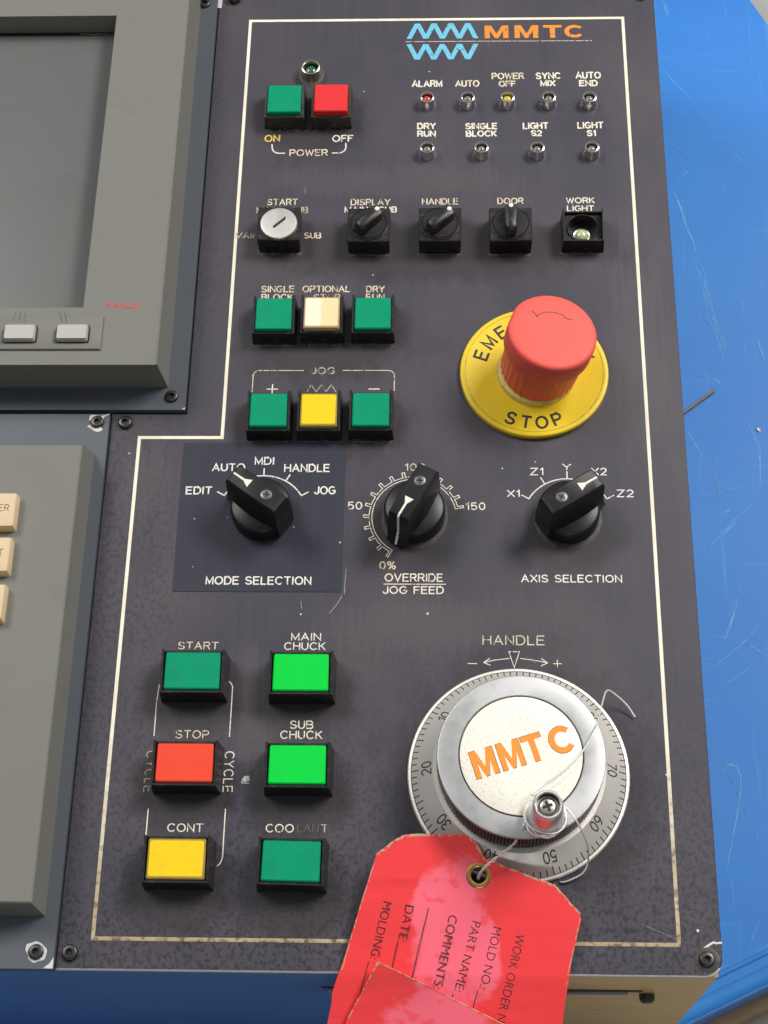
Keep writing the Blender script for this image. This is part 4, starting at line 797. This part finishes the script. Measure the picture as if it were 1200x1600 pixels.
for x, y, s in ((-153.9, -81.0, 'ALTER'), (-153.9, -99.6, 'INSRT'), (-153.9, -118.8, '')):
    k = put('key', shared('tkey', tan_key), KU, Q(x, y, 17.5), label='tan key'+(' lettered %s' % s if s else ' without visible lettering'))
    if s:
        bm = bmesh.new()
        for st in strokes(s, -6.0, 4.6, -.6, 2.6): bead(bm, st, .34, .04, 4.5)
        part('lettering', bm, paint('key_print', (.13, .10, .07)), k, ang=60)
for x, y in ((-125.4, -242.2), (-123.8, -32.2)):
    put('socket_screw', shared(('scr', 2.7, 1.2), lambda: socket_screw(2.7, 1.2)), KU, Q(x, y, 2), .2)
def chip(cx, cy, pts, lb):
    bm = bmesh.new(); p = [Q(cx+a, cy+b, 0)[:2] for a, b in pts]
    loft(bm, [[(a, b, -.1) for a, b in p], [(a, b, .05) for a, b in p]]); part('paint_chip', bm, BARE, KU, label=lb)
sp = lambda pts: [(q.x, q.y) for q in smooth_path([(a, b, 0) for a, b in pts], 5)][:-1]
chip(-125.4, -242.2, sp([(-3.8, .6), (-3.6, 2.5), (-1.8, 3.2), (-.2, 3.7), (1.6, 2.9), (2.8, 1.8), (3.7, .8), (3.5, -1.2), (2.9, -2.6), (1, -3.1), (-.6, -3.6), (-2.6, -2.3), (-2.9, -1), (-3.8, .6)]), 'white chipped patch around the lower screw')
chip(-123.8, -32.2, sp([(-3.4, 1), (-3, 3.2), (-.6, 3.3), (1.2, 2.9), (4.8, 3.9), (2.6, 2.4), (2.4, .6), (1.4, -1.6), (2.4, -3.4), (.2, -4.4), (-2.8, -2.6), (-3.8, -1.9), (-2.2, -.4), (-3.4, 1)]), 'white chipped patch around the upper screw')
bm = bmesh.new(); p = [Q(a, b, 0)[:2] for a, b in ((-122.4, -247.7), (-119.05, -247.7), (-119.05, -243.8), (-120.2, -245.8))]; loft(bm, [[(a, b, -.2) for a, b in p], [(a, b, .06) for a, b in p]]); part('paint_chip', bm, BARE, KU, label='white chipped lower right corner')
bm = bmesh.new(); box(bm, -119.0, -118.75, -247, -28.5, -2.5, -.8); part('plate_gap', bm, DARK, PANEL)

# ------------------------------------------------------------------ red tags
def zf(x, y):
    k = -248.6
    z = 10+(y+203)*.2 if y > k else .88+(y-k)*.38
    return z+.35*math.sin(x*.11+y*.05)
def sheet(outline, hole, off, extra=None, thick=.42, mats=(CARD, CARD_EDGE)):
    bm = bmesh.new(); loops = [outline]+([hole] if hole else []); es = []
    for lp in loops:
        vs = [bm.verts.new((x, y, 0)) for x, y in lp]; es += [bm.edges.new((vs[i], vs[(i+1) % len(vs)])) for i in range(len(vs))]
    bmesh.ops.triangle_fill(bm, edges=es, use_beauty=True, use_dissolve=False)
    for y in [-206, -212, -218, -224, -230, -236, -242, -245.5, -247.6, -248.6, -249.8, -251, -254, -260, -270, -285]:
        bmesh.ops.bisect_plane(bm, geom=bm.verts[:]+bm.edges[:]+bm.faces[:], plane_co=(0, y, 0), plane_no=(0, 1, 0))
    for x in range(-20, 66, 8): bmesh.ops.bisect_plane(bm, geom=bm.verts[:]+bm.edges[:]+bm.faces[:], plane_co=(x+.37, 0, 0), plane_no=(1, .2, 0))
    bmesh.ops.recalc_face_normals(bm, faces=bm.faces)
    for f in bm.faces:
        if f.normal.z < 0: f.normal_flip()
    top = list(bm.faces); ret = bmesh.ops.extrude_face_region(bm, geom=top)
    nv = [g for g in ret['geom'] if isinstance(g, bmesh.types.BMVert)]; nvs = set(nv); nf = set(g for g in ret['geom'] if isinstance(g, bmesh.types.BMFace))
    bm.faces.ensure_lookup_table()
    for v in bm.verts:
        z = zf(v.co.x, v.co.y)+off+(extra(v.co.x, v.co.y) if extra else 0); v.co.z = z+(thick if v in nvs else 0)
    bm.normal_update()
    for f in bm.faces:
        t_ = sum(1 for v in f.verts if v in nvs)
        if 0 < t_ < len(f.verts): f.material_index = 1
    return to_mesh('red_card', bm, mats, 40)
rt = random.Random(3)
def rough_edge(pts, amp=.06, step=3):
    o = []
    for i in range(len(pts)):
        a, b = Vector(pts[i]), Vector(pts[(i+1) % len(pts)]); n = max(1, int((b-a).length/step))
        for j in range(n):
            q = a.lerp(b, j/n); o.append((q.x+(rt.uniform(-amp, amp) if j else 0), q.y+(rt.uniform(-amp, amp) if j else 0)))
    return o
TAG = empty('red_tag', (28.3, -215.3, 7.6), 'red paper tag printed with form lines, wired to the handwheel by its brass eyelet', 'tag')
tl = TAG.location/K
def tagged(o):
    o.location = -Vector((28.3, -215.3, 7.6))*K; return o
tag_out = rough_edge([(-7.5, -209), (-4.5, -206.6), (.5, -203.2), (4.1, -202), (13.1, -201.9), (22.1, -201.8), (26.5, -203.6), (28.3, -205.8), (29.9, -208.6), (30.8, -210.2), (32.2, -209.6), (35.5, -211.4), (45, -215), (53.4, -217.9), (55.4, -219.3), (63.2, -227.8), (63.5, -229.6), (60.1, -242.7), (57.6, -256.8), (54, -285), (-28.5, -285), (-22.4, -258), (-22.1, -254.1), (-19.6, -247), (-17.7, -241.5), (-13, -226)])
hole = [(28.3+2.9*math.cos(2*math.pi*i/20), -215.3+2.9*math.sin(2*math.pi*i/20)) for i in range(20)]
tagged(put('card', sheet(tag_out, hole, 0), TAG))
FRAY = paint('frayed_card', (.50, .38, .25), .5, (.5, .5, 1), under=(.80, .06, .06))
bm = bmesh.new()
for a_, w_ in (([(-19, -247), (-17.3, -241.5), (-12.8, -226), (-7.3, -209.2)], .35), ([(-7.3, -209), (-4.4, -206.7), (.5, -203.4), (4.1, -202.2), (13, -202.1)], .9), ([(13, -202.1), (22, -202), (26.4, -203.8), (28.1, -206), (29.6, -208.7), (30.8, -210.6), (32.2, -209.9)], .8),
               ([(32.2, -209.9), (35.5, -211.7), (45, -215.3), (53.3, -218.2), (55.3, -219.6), (63, -227.9)], .75), ([(63.2, -229), (59.9, -242.7), (57.9, -251)], .35)):
    q_ = [(q.x+rr.uniform(-.12, .12), q.y+rr.uniform(-.12, .12)) for q in smooth_path([(x, y, 0) for x, y in a_], 5)]; bead(bm, q_, w_, .06, .43, zfn=zf)
tagged(part('frayed_edge', bm, FRAY, TAG, ang=60))
bm = bmesh.new()
rings = []
for j in range(10):
    u = 2*math.pi*j/10; r = 3.55+.85*math.cos(u); rings.append([(28.3+r*math.cos(2*math.pi*i/36), -215.3+r*math.sin(2*math.pi*i/36), zf(28.3, -215.3)+.5+(-2.6+r*0)*0+.38*math.sin(u)+(r*math.sin(2*math.pi*i/36))*.2125) for i in range(36)])
loft(bm, rings, False, False, loop=True); tagged(part('eyelet', bm, BRASS, TAG, label='brass eyelet'))
def tag_text(s, p0, p1, h, bold=-.012, name='lettering'):
    a, b = Vector(p0), Vector(p1); L = (b-a).length; d = (b-a).normalized(); n = Vector((-d.y, d.x))
    bm = font_mesh(s, 0, L, 0, h, bold, 0)
    for v in bm.verts:
        q = a+d*v.co.x+n*v.co.y; v.co = (q.x, q.y, zf(q.x, q.y)+.50)
    tagged(part(name, bm, INK, TAG, label='black print %s on the tag' % s))
for s, a, b in (('WORK ORDER NO.:', (41.2, -234.3), (33.0, -267)), ('MOLD NO.:', (33.2, -232.1), (28.4, -252.2)), ('PART NAME:', (26.1, -230.3), (19.8, -253)), ('COMMENTS:', (18, -228.4), (12.6, -252.2)), ('DATE:', (2.9, -225.3), (.4, -237.3)), ('MOLDING:', (-4.8, -224.2), (-9.3, -242.9))):
    tag_text(s, a, b, 3.0)
bm = bmesh.new()
for a, b in (((10.9, -226.4), (5.5, -248.7)), ((.4, -237.6), (-3.1, -252.8)), ((-9.7, -244.1), (-13, -256)), ((19.4, -254.2), (13, -275)), ((27.8, -253), (20, -280)), ((5.5, -248.7), (2, -262))):
    n_ = 14; bead(bm, [(a[0]+(b[0]-a[0])*i/n_, a[1]+(b[1]-a[1])*i/n_) for i in range(n_+1)], .28, .03, .47, zfn=zf)
tagged(part('form_line', bm, INK, TAG, ang=60))
T2 = rough_edge([(-6.1, -245.0), (-5.4, -245.2), (33.3, -262.1), (78, -281.5), (72, -296), (-30, -296), (-16.8, -262.7), (-6.9, -245.9)], .1)
lift = lambda x, y: 2.2+max(0, (y+255))*.2
t2 = put('red_tag', sheet(T2, None, .2, lift), label='blank red paper tag lying across the printed one, its worn corner pointing up', cat='tag')

zl = lambda x, y: zf(x, y)+.2+lift(x, y)
bm = bmesh.new()
for a_, w_ in (([(-16.6, -262.7), (-11, -253), (-6.7, -245.9)], .4), ([(-6.7, -245.9), (-6.0, -245.2), (-4.6, -245.7)], .9), ([(-5.2, -245.5), (10, -252.1), (33.2, -262.3), (55, -271.8)], .4)):
    bead(bm, [(q.x, q.y) for q in smooth_path([(x, y, 0) for x, y in a_], 8)], w_, .06, .43, zfn=zl)
part('frayed_edge', bm, FRAY, t2, ang=60)

# ------------------------------------------------------------------ binding wire
WR = empty('binding_wire', (50.8, -199.2, 24), 'thin silver wire looped round the crank knob with two loose curling ends', 'wire')
def wired(bm, nm): o = part(nm, bm, WIRE, WR, ang=80); o.location = -Vector((50.8, -199.2, 24))*K; return o
kc = (HC[0]+CK[0], HC[1]+CK[1])
bm = bmesh.new(); loop_ = [(kc[0]+(6.9+.5*math.sin(i*.7))*math.cos(R(200+i*15)), kc[1]+(6.9+.5*math.sin(i*.7))*math.sin(R(200+i*15)), 24.2+i*.075+.6*math.sin(i*.4)) for i in range(0, 66)]
tube(bm, loop_, .3, 6); wired(bm, 'loop')
bm = bmesh.new(); tube(bm, smooth_path([loop_[-1], (46, -192.2, 28), (49.6, -188.6, 26), (57.5, -182.7, 25.2), (64.4, -175.7, 25), (69.2, -167.4, 24.6), (71.9, -158.3, 18), (74.1, -150.9, 12), (75.3, -148, 9.5), (77.4, -147.3, 7), (82.9, -150.6, 3), (86.2, -154.9, 1)]), .32, 6); wired(bm, 'loose_end')
bm = bmesh.new(); tube(bm, smooth_path([(kc[0]+6, kc[1]+3, 27.4), (58.5, -197, 27), (62.3, -202, 25), (65.9, -205.8, 14), (66.7, -209.2, 5), (65.6, -212, 2.8), (63.7, -213.7, 2), (59.2, -215.6, 1.2), (57.2, -215.8, .8)]), .32, 6); wired(bm, 'loose_end')
cen = smooth_path([(44.6, -199.5, 25), (43.3, -202, 24.2), (41.4, -205.4, 20), (39.6, -207.2, 17.5), (33.1, -211.4, 13), (30.2, -213.6, 11), (28.6, -215.2, 8.5), (28.2, -216, 6.2)], 14)
for s in (0, math.pi):
    bm = bmesh.new(); pts = []
    for i, q in enumerate(cen): t = i*.55+s; pts.append((q.x+.3*math.cos(t), q.y+.3*math.sin(t), q.z+.3*math.sin(t)))
    tube(bm, pts, .3, 6); wired(bm, 'twisted_strand')
